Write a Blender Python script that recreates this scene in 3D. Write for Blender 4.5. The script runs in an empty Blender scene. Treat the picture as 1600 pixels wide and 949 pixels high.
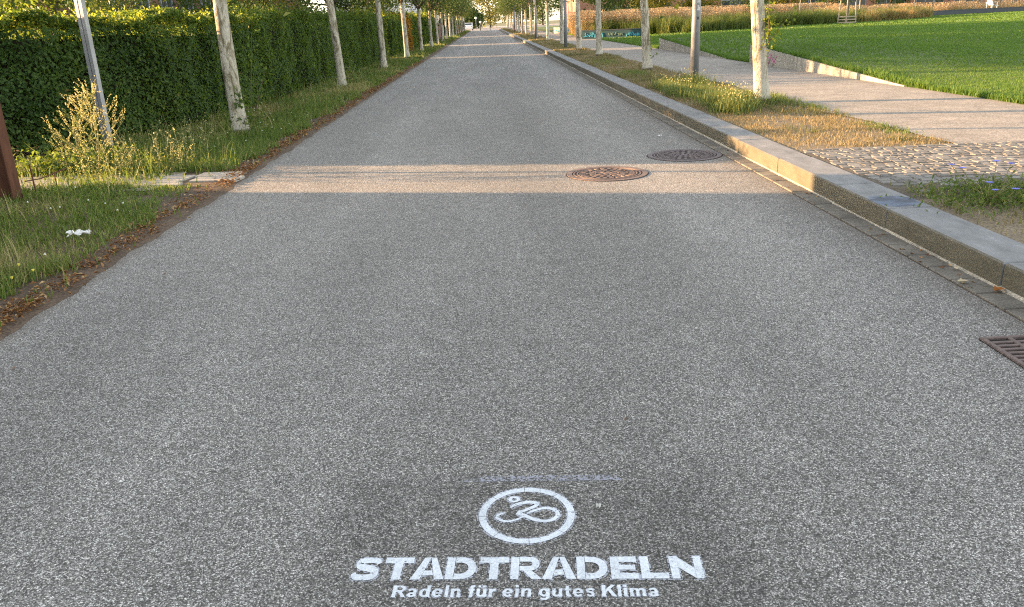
import bpy, math, random
import numpy as np
from mathutils import Matrix, Vector

random.seed(7)
rng = np.random.default_rng(7)
PI = math.pi
scene = bpy.context.scene
COL = scene.collection

# ------------------------------------------------------------------ camera
CAM_H = 1.45
cam_d = bpy.data.cameras.new("camera")
cam = bpy.data.objects.new("camera", cam_d)
COL.objects.link(cam)
cam_d.sensor_width = 36.0
cam_d.lens = 1260.0 / 1600.0 * 36.0
cam_d.clip_start = 0.05
cam_d.clip_end = 3000.0
R3 = Matrix(((0.9986994, 0.04793849, -0.0173612),
             (-0.03220627, 0.329178, -0.9437185),
             (-0.03952552, 0.94305024, 0.33029379)))
cam.matrix_world = Matrix.Translation((0, 0, CAM_H)) @ R3.to_4x4()
scene.camera = cam

# ------------------------------------------------------------------ light
SUN_ELEV = math.radians(10.3)
SUN_DIR = Vector((-0.9737 * math.cos(SUN_ELEV), 0.228 * math.cos(SUN_ELEV), math.sin(SUN_ELEV))).normalized()  # towards the sun
world = bpy.data.worlds.new("World")
scene.world = world
world.use_nodes = True
wn = world.node_tree.nodes
wl = world.node_tree.links
bg = wn["Background"]
sky = wn.new("ShaderNodeTexSky")
sky.sky_type = 'NISHITA'
sky.sun_disc = False
sky.sun_elevation = SUN_ELEV
sky.sun_rotation = math.atan2(SUN_DIR.x, SUN_DIR.y)
sky.dust_density = 0.7
hs = wn.new("ShaderNodeHueSaturation")
hs.inputs["Saturation"].default_value = 0.45
tint = wn.new("ShaderNodeMix"); tint.data_type = 'RGBA'; tint.blend_type = 'MULTIPLY'
tint.inputs[0].default_value = 1.0
tint.inputs[7].default_value = (1.0, 0.935, 0.87, 1)
wl.new(sky.outputs[0], hs.inputs["Color"])
wl.new(hs.outputs[0], tint.inputs[6])
wl.new(tint.outputs[2], bg.inputs["Color"])
bg.inputs["Strength"].default_value = 0.15

sun_d = bpy.data.lights.new("sun", 'SUN')
sun_d.energy = 5.0
sun_d.angle = math.radians(0.5)
sun_d.color = (1.0, 0.61, 0.31)
sun = bpy.data.objects.new("sun", sun_d)
sun.rotation_euler = SUN_DIR.to_track_quat('Z', 'Y').to_euler()
sun.location = (-20, 10, 20)
COL.objects.link(sun)

scene.view_settings.view_transform = 'Standard'
scene.view_settings.look = 'None'
scene.view_settings.exposure = 2.35
scene.view_settings.gamma = 1.0
scene.view_settings.use_curve_mapping = False
scene.cycles.max_bounces = 6
scene.cycles.transparent_max_bounces = 12
scene.cycles.use_denoising = False
scene.cycles.use_adaptive_sampling = False
scene.cycles.sample_clamp_indirect = 1.5
world.cycles.sampling_method = 'MANUAL'
world.cycles.sample_map_resolution = 2048
scene.cycles.pixel_filter_type = 'BLACKMAN_HARRIS'
scene.cycles.filter_width = 1.15
scene.cycles.denoiser = 'OPENIMAGEDENOISE'
scene.cycles.denoising_input_passes = 'RGB_ALBEDO_NORMAL'
scene.cycles.denoising_prefilter = 'ACCURATE'

# ------------------------------------------------------------------ helpers
def tag(o, label=None, cat=None, group=None, kind=None):
    if label: o["label"] = label
    if cat: o["category"] = cat
    if group: o["group"] = group
    if kind: o["kind"] = kind
    return o

def empty(name, loc=(0, 0, 0), rz=0.0, label=None, cat=None, group=None):
    o = bpy.data.objects.new(name, None)
    o.empty_display_size = 0.1
    o.location = loc
    o.rotation_euler = (0, 0, rz)
    COL.objects.link(o)
    return tag(o, label, cat, group)

def link(name, me, mat, parent=None):
    o = bpy.data.objects.new(name, me)
    COL.objects.link(o)
    if mat is not None:
        me.materials.append(mat)
    if parent is not None:
        o.parent = parent
    return o

def mk(name, V, F, mat, parent=None, smooth=False, attr=None):
    """V (N,3); F list of polys, or an int array (K,n)"""
    me = bpy.data.meshes.new(name)
    V = np.asarray(V, dtype=np.float32)
    if isinstance(F, np.ndarray):
        k, n = F.shape
        me.vertices.add(len(V)); me.vertices.foreach_set("co", V.ravel())
        me.loops.add(k * n); me.loops.foreach_set("vertex_index", F.astype(np.int32).ravel())
        me.polygons.add(k)
        me.polygons.foreach_set("loop_start", np.arange(0, k * n, n, dtype=np.int32))
        me.update(calc_edges=True)
    else:
        me.from_pydata([tuple(map(float, v)) for v in V], [], [tuple(map(int, f)) for f in F])
        me.update()
    if smooth:
        me.polygons.foreach_set("use_smooth", np.ones(len(me.polygons), dtype=bool))
    if attr is not None:
        a = me.attributes.new("r", 'FLOAT', 'POINT')
        a.data.foreach_set("value", np.asarray(attr, dtype=np.float32))
    return link(name, me, mat, parent)

class MB:
    """collects shapes into one mesh"""
    def __init__(s): s.V = []; s.F = []
    def add(s, V, F):
        b = len(s.V); s.V += [tuple(v) for v in V]; s.F += [tuple(i + b for i in f) for f in F]
    def box(s, x0, x1, y0, y1, z0, z1, M=None, bev=0.0):
        if bev > 0:
            b = bev
            V = []
            for z, k in ((z0, 0), (z1 - b, 0), (z1, b)):
                V += [(x0 + k, y0 + k, z), (x1 - k, y0 + k, z), (x1 - k, y1 - k, z), (x0 + k, y1 - k, z)]
            F = [(3, 2, 1, 0), (8, 9, 10, 11)]
            for l in (0, 4):
                for i in range(4):
                    j = (i + 1) % 4
                    F.append((l + i, l + j, l + 4 + j, l + 4 + i))
        else:
            V = [(x0, y0, z0), (x1, y0, z0), (x1, y1, z0), (x0, y1, z0), (x0, y0, z1), (x1, y0, z1), (x1, y1, z1), (x0, y1, z1)]
            F = [(3, 2, 1, 0), (4, 5, 6, 7), (0, 1, 5, 4), (1, 2, 6, 5), (2, 3, 7, 6), (3, 0, 4, 7)]
        if M is not None: V = [tuple(M @ Vector(v)) for v in V]
        s.add(V, F); return s
    def tube(s, pts, rad, n=8, cap=True):
        pts = [Vector(p) for p in pts]
        V = []; F = []
        for i, p in enumerate(pts):
            d = (pts[min(i + 1, len(pts) - 1)] - pts[max(i - 1, 0)]).normalized()
            a = d.cross(Vector((0, 1, 0.01)) if abs(d.y) < .9 else Vector((1, 0, 0))).normalized(); b = d.cross(a)
            r = rad[i] if hasattr(rad, '__len__') else rad
            for k in range(n):
                t = 2 * PI * k / n
                V.append(tuple(p + a * (r * math.cos(t)) + b * (r * math.sin(t))))
        for i in range(len(pts) - 1):
            for k in range(n):
                F.append((i * n + k, i * n + (k + 1) % n, (i + 1) * n + (k + 1) % n, (i + 1) * n + k))
        if cap:
            F.append(tuple(range(n))[::-1]); F.append(tuple((len(pts) - 1) * n + k for k in range(n)))
        s.add(V, F); return s
    def wedge(s, r0, r1, a0, a1, z0, z1, cx=0, cy=0, seg=2):
        V = []; F = []
        for j in range(seg + 1):
            a = a0 + (a1 - a0) * j / seg; c, n = math.cos(a), math.sin(a)
            V += [(cx + r0 * c, cy + r0 * n, z0), (cx + r1 * c, cy + r1 * n, z0), (cx + r1 * c, cy + r1 * n, z1), (cx + r0 * c, cy + r0 * n, z1)]
        for j in range(seg):
            o = 4 * j
            for k in range(4):
                F.append((o + k, o + (k + 1) % 4, o + 4 + (k + 1) % 4, o + 4 + k))
        F.append((3, 2, 1, 0)); F.append(tuple(4 * seg + k for k in range(4)))
        s.add(V, F); return s
    def build(s, name, mat, parent=None, smooth=False):
        o = mk(name, s.V, s.F, mat, parent, smooth)
        return o

# ------------------------------------------------------------------ materials
def new_mat(name):
    m = bpy.data.materials.new(name); m.use_nodes = True
    nt = m.node_tree
    return m, nt, nt.nodes, nt.links, nt.nodes["Principled BSDF"]

def noise(nt, scale, detail=4, rough=0.55, vec=None, dist=0.0):
    n = nt.nodes.new("ShaderNodeTexNoise"); n.inputs["Scale"].default_value = scale
    n.inputs["Detail"].default_value = detail; n.inputs["Roughness"].default_value = rough
    n.inputs["Distortion"].default_value = dist
    if vec is not None: nt.links.new(vec, n.inputs["Vector"])
    return n.outputs["Fac"]

def ramp(nt, fac, stops, interp='LINEAR'):
    r = nt.nodes.new("ShaderNodeValToRGB"); r.color_ramp.interpolation = interp
    e = r.color_ramp.elements
    while len(e) < len(stops): e.new(0.5)
    for i, (p, c) in enumerate(stops):
        e[i].position = p; e[i].color = (c[0], c[1], c[2], 1) if hasattr(c, '__len__') else (c, c, c, 1)
    nt.links.new(fac, r.inputs[0]); return r.outputs["Color"]

def mix(nt, fac, a, b, mode='MIX'):
    n = nt.nodes.new("ShaderNodeMix"); n.data_type = 'RGBA'; n.blend_type = mode
    for k, v in ((0, fac), (6, a), (7, b)):
        sock = n.inputs[k]
        if hasattr(v, 'links'): nt.links.new(v, sock)
        elif k == 0: sock.default_value = v
        else: sock.default_value = (v[0], v[1], v[2], 1)
    return n.outputs[2]

def geo_pos(nt):
    return nt.nodes.new("ShaderNodeNewGeometry").outputs["Position"]

def objco(nt):
    return nt.nodes.new("ShaderNodeTexCoord").outputs["Object"]

def mapping(nt, vec, scale=(1, 1, 1), rot=(0, 0, 0), loc=(0, 0, 0)):
    m = nt.nodes.new("ShaderNodeMapping"); nt.links.new(vec, m.inputs[0])
    m.inputs["Scale"].default_value = scale; m.inputs["Rotation"].default_value = rot; m.inputs["Location"].default_value = loc
    return m.outputs[0]

def math_n(nt, op, a, b=0.0, c=None, clamp=False):
    n = nt.nodes.new("ShaderNodeMath"); n.operation = op; n.use_clamp = clamp
    for i, v in enumerate((a, b, c)):
        if v is None: continue
        if hasattr(v, 'links'): nt.links.new(v, n.inputs[i])
        else: n.inputs[i].default_value = v
    return n.outputs[0]

def bump(nt, height, strength=0.3, dist=0.01):
    b = nt.nodes.new("ShaderNodeBump"); b.inputs["Strength"].default_value = strength; b.inputs["Distance"].default_value = dist
    nt.links.new(height, b.inputs["Height"]); nt.links.new(b.outputs[0], nt.nodes["Principled BSDF"].inputs["Normal"])

def simple(name, c0, c1=None, scale=8, rough=0.8, metal=0.0, bs=0.0, coord='geo', stretch=None):
    m, nt, N, L, P = new_mat(name)
    P.inputs["Roughness"].default_value = rough; P.inputs["Metallic"].default_value = metal
    v = geo_pos(nt) if coord == 'geo' else objco(nt)
    if stretch: v = mapping(nt, v, stretch)
    f = noise(nt, scale, 6, 0.65, v)
    L.new(ramp(nt, f, [(0.3, c0), (0.7, c1 or c0)]), P.inputs["Base Color"])
    if bs: bump(nt, noise(nt, scale * 6, 4, .6, v), bs, 0.01)
    return m

def leafy(name, stops, trans=(0.3, 0.42, 0.05), tf=0.4, rough=0.55):
    """foliage: colour from the per-leaf attribute r"""
    m, nt, N, L, P = new_mat(name)
    a = N.new("ShaderNodeAttribute"); a.attribute_name = "r"
    c = ramp(nt, a.outputs["Fac"], stops)
    L.new(c, P.inputs["Base Color"])
    P.inputs["Roughness"].default_value = rough
    P.inputs["Specular IOR Level"].default_value = 0.3
    t = N.new("ShaderNodeBsdfTranslucent")
    L.new(mix(nt, 0.5, c, trans), t.inputs["Color"])
    ms = N.new("ShaderNodeMixShader"); ms.inputs[0].default_value = tf
    L.new(P.outputs[0], ms.inputs[1]); L.new(t.outputs[0], ms.inputs[2])
    L.new(ms.outputs[0], N["Material Output"].inputs["Surface"])
    return m

# asphalt ------------------------------------------------------------
def asphalt():
    m, nt, N, L, P = new_mat("asphalt")
    g = geo_pos(nt)
    v1 = N.new("ShaderNodeTexVoronoi"); v1.inputs["Scale"].default_value = 265; L.new(g, v1.inputs["Vector"])
    v2 = N.new("ShaderNodeTexVoronoi"); v2.inputs["Scale"].default_value = 150; L.new(g, v2.inputs["Vector"])
    s1 = N.new("ShaderNodeSeparateColor"); L.new(v1.outputs["Color"], s1.inputs[0])
    s2 = N.new("ShaderNodeSeparateColor"); L.new(v2.outputs["Color"], s2.inputs[0])
    c1 = ramp(nt, s1.outputs[0], [(0.0, (.085, .081, .075)), (.38, (.175, .168, .157)), (.72, (.33, .32, .303)), (1.0, (.76, .745, .71))])
    c2 = ramp(nt, s2.outputs[1], [(0.0, (.74, .74, .74)), (.6, (1.03, 1.03, 1.03)), (1.0, (1.45, 1.44, 1.42))])
    c = mix(nt, 1.0, c1, c2, 'MULTIPLY')
    # gaps between the stones
    gap = ramp(nt, v1.outputs["Distance"], [(.25, 1.0), (.75, .45)])
    c = mix(nt, .75, c, mix(nt, 1.0, c, gap, 'MULTIPLY'))
    # wheel tracks / patchiness along the road
    sx = N.new("ShaderNodeSeparateXYZ"); L.new(g, sx.inputs[0])
    big = noise(nt, 1.0, 3, .5, mapping(nt, g, (1.2, .28, 1)))
    bg2 = ramp(nt, big, [(.3, .90), (.7, 1.13)])
    c = mix(nt, 1.0, c, bg2, 'MULTIPLY')
    v3 = N.new('ShaderNodeTexVoronoi'); v3.inputs['Scale'].default_value = 48; L.new(g, v3.inputs['Vector'])
    s3 = N.new('ShaderNodeSeparateColor'); L.new(v3.outputs['Color'], s3.inputs[0])
    c = mix(nt, 1.0, c, ramp(nt, s3.outputs[0], [(0, .96), (1, 1.04)]), 'MULTIPLY')
    mid = ramp(nt, noise(nt, 5, 4, .6, g), [(.3, .92), (.7, 1.08)])
    c = mix(nt, 1.0, c, mid, 'MULTIPLY')
    # slightly darker lane centre and a darker, cleaned rectangle around the stencil
    cen = ramp(nt, math_n(nt, 'ABSOLUTE', math_n(nt, 'SUBTRACT', sx.outputs[0], .45)), [(0.0, .84), (.9, 1.0)])
    c = mix(nt, .8, c, mix(nt, 1.0, c, cen, 'MULTIPLY'))
    wob = math_n(nt, 'MULTIPLY', math_n(nt, 'SUBTRACT', noise(nt, 9, 3, .6, g), .5), .12)
    dx = math_n(nt, 'SUBTRACT', math_n(nt, 'ABSOLUTE', math_n(nt, 'SUBTRACT', sx.outputs[0], .04)), .60)
    dy = math_n(nt, 'SUBTRACT', math_n(nt, 'ABSOLUTE', math_n(nt, 'SUBTRACT', math_n(nt, 'ADD', sx.outputs[1], math_n(nt, 'MULTIPLY', sx.outputs[0], .08)), 1.84)), .50)
    d = math_n(nt, 'ADD', math_n(nt, 'MAXIMUM', dx, dy), wob)
    rect = ramp(nt, math_n(nt, 'ADD', math_n(nt, 'MULTIPLY', d, 3.5), .5), [(.38, .80), (.80, 1.0)])
    c = mix(nt, 1.0, c, rect, 'MULTIPLY')
    # faint drips, scuffs and dark spots
    trk = None
    for tx in (-1.15, 1.75):
        w_ = math_n(nt, 'SUBTRACT', 1.0, math_n(nt, 'MULTIPLY', math_n(nt, 'ABSOLUTE', math_n(nt, 'SUBTRACT', math_n(nt, 'ADD', sx.outputs[0], math_n(nt, 'MULTIPLY', big, .3)), tx)), 2.6), None, True)
        trk = w_ if trk is None else math_n(nt, 'ADD', trk, w_)
    c = mix(nt, 1.0, c, ramp(nt, trk, [(0, 1.0), (1, 1.09)]), 'MULTIPLY')
    spots = ramp(nt, noise(nt, 2.6, 6, .75, mapping(nt, g, (1.3, 1, 1), (0, 0, 0), (3.1, 7.7, 0))), [(.66, 1.0), (.72, .80)])
    c = mix(nt, 1.0, c, spots, 'MULTIPLY')
    scuff = ramp(nt, noise(nt, 3.1, 7, .75, mapping(nt, g, (2.2, .7, 1), (0, 0, .4), (11, 2, 0))), [(.64, 1.0), (.73, 1.28)])
    c = mix(nt, 1.0, c, scuff, 'MULTIPLY')
    hair = math_n(nt, 'ABSOLUTE', math_n(nt, 'SUBTRACT', noise(nt, .55, 5, .62, mapping(nt, g, (1, .8, 1), (0, 0, 0), (5, 1, 0)), .4), .5))
    gate = math_n(nt, 'MULTIPLY', math_n(nt, 'SUBTRACT', noise(nt, .5, 2, .5, mapping(nt, g, (1, 1, 1), (0, 0, 0), (31, 12, 0))), .58), 12.0, None, True)
    crack = math_n(nt, 'MULTIPLY', math_n(nt, 'SUBTRACT', 1.0, math_n(nt, 'MULTIPLY', hair, 500.0, None, True)), gate)
    c = mix(nt, math_n(nt, 'MULTIPLY', crack, .45), c, (.05, .048, .045))
    # dirt and leaf dust at the left edge, sand at the gutter
    le = ramp(nt, math_n(nt, 'ADD', sx.outputs[0], math_n(nt, 'MULTIPLY', wob, 1.5)), [(0, 0), (1, 1)])
    edge = math_n(nt, 'MULTIPLY', math_n(nt, 'SUBTRACT', -2.47, math_n(nt, 'ADD', sx.outputs[0], wob)), 6.0, None, True)
    c = mix(nt, math_n(nt, 'MULTIPLY', edge, .65), c, (.13, .105, .075))
    edge2 = math_n(nt, 'MULTIPLY', math_n(nt, 'SUBTRACT', math_n(nt, 'ADD', sx.outputs[0], wob), 2.28), 4.0, None, True)
    c = mix(nt, math_n(nt, 'MULTIPLY', edge2, .45), c, (.13, .115, .09))
    L.new(c, P.inputs["Base Color"])
    P.inputs["Roughness"].default_value = .85
    P.inputs["Specular IOR Level"].default_value = .35
    bump(nt, math_n(nt, 'SUBTRACT', math_n(nt, 'MULTIPLY', s1.outputs[1], .5), v1.outputs["Distance"]), .55, .004)
    return m

M_asphalt = asphalt()

def speck(name, c0, c1, sc=60, patch=(.85, 1.15), rough=.9, bs=.3, big=1.2):
    m, nt, N, L, P = new_mat(name)
    g = geo_pos(nt)
    v1 = N.new("ShaderNodeTexVoronoi"); v1.inputs["Scale"].default_value = sc; L.new(g, v1.inputs["Vector"])
    s1 = N.new("ShaderNodeSeparateColor"); L.new(v1.outputs["Color"], s1.inputs[0])
    c = ramp(nt, s1.outputs[0], [(0, c0), (1, c1)])
    c = mix(nt, 1.0, c, ramp(nt, noise(nt, big, 5, .6, g), [(.3, patch[0]), (.7, patch[1])]), 'MULTIPLY')
    L.new(c, P.inputs["Base Color"]); P.inputs["Roughness"].default_value = rough
    bump(nt, s1.outputs[0], bs, .004)
    return m

M_path = speck("path_gravel", (.14, .128, .112), (.39, .355, .312), 80, (.76, 1.16), big=3.0, bs=.5)
M_soil = speck("soil", (.05, .034, .022), (.15, .10, .062), 90, (.6, 1.3))
M_dry = speck("dry_soil", (.11, .085, .055), (.25, .20, .13), 80, (.75, 1.2))
M_sand = speck("sandy_path", (.26, .235, .19), (.46, .42, .34), 90, (.8, 1.15))
M_lawnbase = speck("lawn_base", (.05, .085, .012), (.095, .145, .022), 40, (.75, 1.25))
M_farground = speck("far_ground", (.05, .07, .02), (.12, .12, .05), 3, (.7, 1.3), bs=0)
M_square = speck("cobbled_square", (.26, .22, .20), (.42, .37, .33), 12, (.9, 1.1), bs=0)

def kerb_mat():
    m, nt, N, L, P = new_mat("kerb_concrete")
    g = geo_pos(nt)
    sx = N.new("ShaderNodeSeparateXYZ"); L.new(g, sx.inputs[0])
    f = noise(nt, 3.0, 8, .7, mapping(nt, g, (2.5, 1, 2.5)))
    c = ramp(nt, f, [(.30, (.12, .125, .128)), (.46, (.185, .19, .195)), (.60, (.225, .23, .236)), (.70, (.34, .345, .35))])
    f2 = noise(nt, 120, 2, .5, g)
    c = mix(nt, 1.0, c, ramp(nt, f2, [(.3, .92), (.7, 1.08)]), 'MULTIPLY')
    # the face turned to the road is a darker olive-brown
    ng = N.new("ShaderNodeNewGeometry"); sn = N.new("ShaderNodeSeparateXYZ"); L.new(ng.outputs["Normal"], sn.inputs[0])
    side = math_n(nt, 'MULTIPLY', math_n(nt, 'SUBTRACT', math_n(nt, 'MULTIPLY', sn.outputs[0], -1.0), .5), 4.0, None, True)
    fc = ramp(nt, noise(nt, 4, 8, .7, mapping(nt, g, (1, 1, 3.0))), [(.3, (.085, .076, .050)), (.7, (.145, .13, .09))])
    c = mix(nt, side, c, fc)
    # splash of blue-black paint on one stone
    px = math_n(nt, 'SUBTRACT', sx.outputs[0], 2.80); py = math_n(nt, 'SUBTRACT', sx.outputs[1], 5.47)
    dd = math_n(nt, 'SQRT', math_n(nt, 'ADD', math_n(nt, 'POWER', math_n(nt, 'MULTIPLY', px, 4.6), 2.0), math_n(nt, 'POWER', math_n(nt, 'MULTIPLY', py, 4.6), 2.0)))
    dd = math_n(nt, 'ADD', dd, math_n(nt, 'MULTIPLY', math_n(nt, 'SUBTRACT', noise(nt, 14, 4, .6, g), .5), .9))
    sp = math_n(nt, 'MULTIPLY', math_n(nt, 'SUBTRACT', .92, dd), 5.0, None, True)
    sp = math_n(nt, 'MULTIPLY', sp, math_n(nt, 'SUBTRACT', 1.0, side))
    c = mix(nt, math_n(nt, 'MULTIPLY', sp, .85), c, ramp(nt, noise(nt, 8, 3, .6, g), [(.4, (.035, .05, .085)), (.6, (.10, .145, .23))]))
    L.new(c, P.inputs["Base Color"]); P.inputs["Roughness"].default_value = .75
    bump(nt, noise(nt, 60, 4, .5, g), .08, .003)
    return m
M_kerb = kerb_mat()
M_gutter = speck("gutter_stone", (.13, .12, .10), (.22, .205, .175), 130, (.65, 1.25), big=4)

def trunk_mat():
    m, nt, N, L, P = new_mat("whitewashed_bark")
    g = geo_pos(nt)
    oc = objco(nt)
    sz = N.new("ShaderNodeSeparateXYZ"); L.new(oc, sz.inputs[0])
    f = noise(nt, 4, 7, .72, mapping(nt, g, (2.6, 2.6, .8)), .8)
    f = math_n(nt, 'SUBTRACT', f, math_n(nt, 'MULTIPLY', math_n(nt, 'SUBTRACT', .62, sz.outputs[2]), .22, None, True))
    c = ramp(nt, f, [(.44, (.53, .50, .42)), (.51, (.40, .37, .29)), (.57, (.23, .20, .13)), (.70, (.10, .085, .06))])
    f3 = noise(nt, 60, 4, .6, mapping(nt, g, (1, 1, .3)))
    c = mix(nt, 1.0, c, ramp(nt, f3, [(.3, .72), (.7, 1.12)]), 'MULTIPLY')
    foot = math_n(nt, 'MULTIPLY', math_n(nt, 'SUBTRACT', math_n(nt, 'ADD', .05, math_n(nt, 'MULTIPLY', f3, .09)), sz.outputs[2]), 25.0, None, True)
    c = mix(nt, foot, c, (.09, .065, .04))
    L.new(c, P.inputs["Base Color"]); P.inputs["Roughness"].default_value = .85
    # dark scars and lichen rings
    bump(nt, math_n(nt, 'ADD', f, math_n(nt, 'MULTIPLY', f3, .5)), .9, .03)
    return m
M_trunk = trunk_mat()
M_bark = simple("bark", (.06, .045, .03), (.15, .12, .08), 10, .9, bs=.5, stretch=(3, 3, .6))
M_steel = simple("galvanised_steel", (.26, .27, .29), (.38, .39, .41), 6, .5, .3)
M_polegrey = simple("pole_grey_paint", (.15, .16, .18), (.22, .235, .25), 5, .5, .1, stretch=(2, 2, .5))
M_rust = simple("corten_rust", (.06, .022, .012), (.13, .05, .025), 9, .85, .1, bs=.3, stretch=(2, 2, .5))
M_black = simple("matte_black", (.01, .009, .008), (.02, .017, .014), 20, .95)
M_iron = simple("rusty_cast_iron", (.12, .090, .082), (.21, .160, .145), 40, .7, .2, bs=.3)
M_irondark = simple("dark_cast_iron", (.03, .022, .020), (.06, .042, .036), 40, .9)  # base disc coloured darker than the relief so its pattern shows
M_iron2 = simple("grey_cast_iron", (.10, .085, .09), (.20, .165, .17), 40, .65, .25, bs=.3)
def concrete_wall():
    m, nt, N, L, P = new_mat("streaked_concrete")
    g = geo_pos(nt)
    c = ramp(nt, noise(nt, 2.5, 7, .65, g), [(.3, (.28, .265, .225)), (.7, (.43, .405, .35))])
    st = ramp(nt, noise(nt, 3, 5, .7, mapping(nt, g, (4, 4, .25))), [(.50, 1.0), (.66, .42)])
    c = mix(nt, 1.0, c, st, 'MULTIPLY')
    L.new(c, P.inputs["Base Color"]); P.inputs["Roughness"].default_value = .9
    return m
M_concrete = concrete_wall()
M_darkwall = simple("dark_grey_wall", (.035, .045, .06), (.06, .07, .085), 3, .8)
M_tealwall = simple("dark_teal_wall", (.015, .05, .06), (.03, .085, .095), 2, .75)
M_graff1 = simple("light_blue_spray", (.05, .30, .42), (.08, .42, .52), 5, .7)
M_graff2 = simple("green_grey_spray", (.12, .20, .15), (.18, .27, .2), 5, .7)
M_pinkspray = simple("pink_spray", (.55, .16, .30), (.5, .25, .35), 9, .8)
M_white = simple("white_paint", (.72, .72, .70), (.80, .80, .78), 5, .6)
M_render = simple("white_render", (.62, .64, .66), (.72, .73, .74), 1, .85)
M_wood = simple("weathered_wood", (.26, .21, .15), (.42, .36, .27), 8, .85, stretch=(4, 4, .7))
M_glass = simple("dark_window_glass", (.02, .03, .04), (.04, .06, .08), 1, .12)
M_frame = simple("grey_window_frame", (.25, .28, .32), (.32, .35, .38), 3, .5)
M_roof = simple("dark_roof", (.05, .045, .05), (.09, .08, .08), 6, .8)

def brick(name, a, b, mortar, s=1.0):
    m, nt, N, L, P = new_mat(name)
    tc = N.new("ShaderNodeNewGeometry")
    sx = N.new("ShaderNodeSeparateXYZ"); L.new(tc.outputs["Position"], sx.inputs[0])
    cx = N.new("ShaderNodeCombineXYZ"); L.new(math_n(nt, 'ADD', sx.outputs[0], sx.outputs[1]), cx.inputs[0]); L.new(sx.outputs[2], cx.inputs[1])
    br = N.new("ShaderNodeTexBrick"); L.new(cx.outputs[0], br.inputs["Vector"])
    br.inputs["Color1"].default_value = (*a, 1); br.inputs["Color2"].default_value = (*b, 1); br.inputs["Mortar"].default_value = (*mortar, 1)
    br.inputs["Scale"].default_value = 4 * s; br.inputs["Mortar Size"].default_value = .015
    c = mix(nt, 1.0, br.outputs["Color"], ramp(nt, noise(nt, .8, 5, .6, tc.outputs["Position"]), [(.3, .8), (.7, 1.15)]), 'MULTIPLY')
    L.new(c, P.inputs["Base Color"]); P.inputs["Roughness"].default_value = .9
    return m
M_brick = brick("red_brick", (.34, .13, .08), (.42, .18, .11), (.35, .3, .25))
M_brownbrick = brick("brown_brick", (.16, .075, .05), (.22, .10, .065), (.2, .16, .13))

GREEN = [(0, (.016, .042, .010)), (.4, (.040, .088, .020)), (.8, (.085, .150, .032)), (.95, (.15, .185, .04)), (1, (.22, .14, .05))]
M_leaf = leafy("hedge_leaf", GREEN, (.34, .46, .04), .42)
M_leafyellow = leafy("young_hedge_leaf", [(0, (.05, .10, .015)), (.6, (.10, .17, .02)), (1, (.26, .26, .04))], (.55, .6, .05), .5)
M_leaforange = leafy("autumn_leaf", [(0, (.16, .10, .02)), (.5, (.34, .15, .02)), (1, (.48, .34, .03))], (.6, .35, .03), .45)
M_crown = leafy("street_tree_leaf", [(0, (.02, .045, .010)), (.6, (.045, .09, .016)), (1, (.10, .12, .025))], (.22, .28, .03), .25)
M_crownlit = leafy("sunlit_tree_leaf", [(0, (.05, .08, .015)), (.5, (.12, .14, .02)), (1, (.26, .2, .03))], (.6, .5, .05), .4)  # lighter leaf copy: autumn tint plus sunlight put into the colour
M_crownfar = leafy("distant_tree_leaf", [(0, (.06, .09, .03)), (1, (.22, .22, .07))], (.5, .5, .1), .35)
M_grass = leafy("verge_grass_blade", [(0, (.048, .095, .018)), (.5, (.10, .165, .032)), (.75, (.16, .18, .05)), (1, (.36, .31, .15))], (.3, .4, .05), .35)
M_drygrass = leafy("dry_grass_blade", [(0, (.07, .10, .025)), (.25, (.13, .14, .045)), (.55, (.22, .175, .095)), (1, (.36, .29, .17))], (.5, .4, .15), .3)
M_lawn = leafy("lawn_blade", [(0, (.045, .095, .018)), (.6, (.070, .138, .026)), (1, (.125, .185, .04))], (.3, .5, .03), .35)
M_litter = leafy("fallen_leaves", [(0, (.10, .045, .018)), (.45, (.24, .11, .04)), (.8, (.36, .20, .08)), (1, (.55, .42, .22))], (.4, .2, .05), .15)
M_sedge = leafy("tall_sedge", [(0, (.03, .06, .012)), (.5, (.06, .10, .018)), (1, (.16, .18, .035))], (.3, .35, .05), .3)
M_plume = leafy("dry_plume", [(0, (.30, .20, .10)), (.5, (.46, .31, .16)), (1, (.60, .44, .25))], (.65, .5, .28), .25)
M_mixgrass = leafy("mixed_grass", [(0, (.06, .09, .02)), (.35, (.13, .14, .035)), (.6, (.34, .22, .09)), (1, (.50, .33, .15))], (.6, .5, .2), .3)
M_weed = leafy("weed_leaf", [(0, (.05, .095, .022)), (.5, (.12, .17, .04)), (1, (.40, .38, .15))], (.5, .52, .14), .35)
M_seed = leafy("seed_spike", [(0, (.30, .28, .10)), (1, (.60, .55, .26))], (.75, .7, .3), .4)
M_blue = simple("chicory_petal", (.16, .18, .62), (.24, .26, .75), 30, .7)
M_yellow = simple("yellow_petal", (.75, .62, .05), (.8, .72, .1), 30, .7)
M_wflower = simple("white_clover_bloom", (.55, .58, .5), (.7, .7, .64), 30, .7)

# ------------------------------------------------------------------ foliage generators (numpy)
def unit(v): return v / np.maximum(np.linalg.norm(v, axis=1, keepdims=True), 1e-9)

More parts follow.
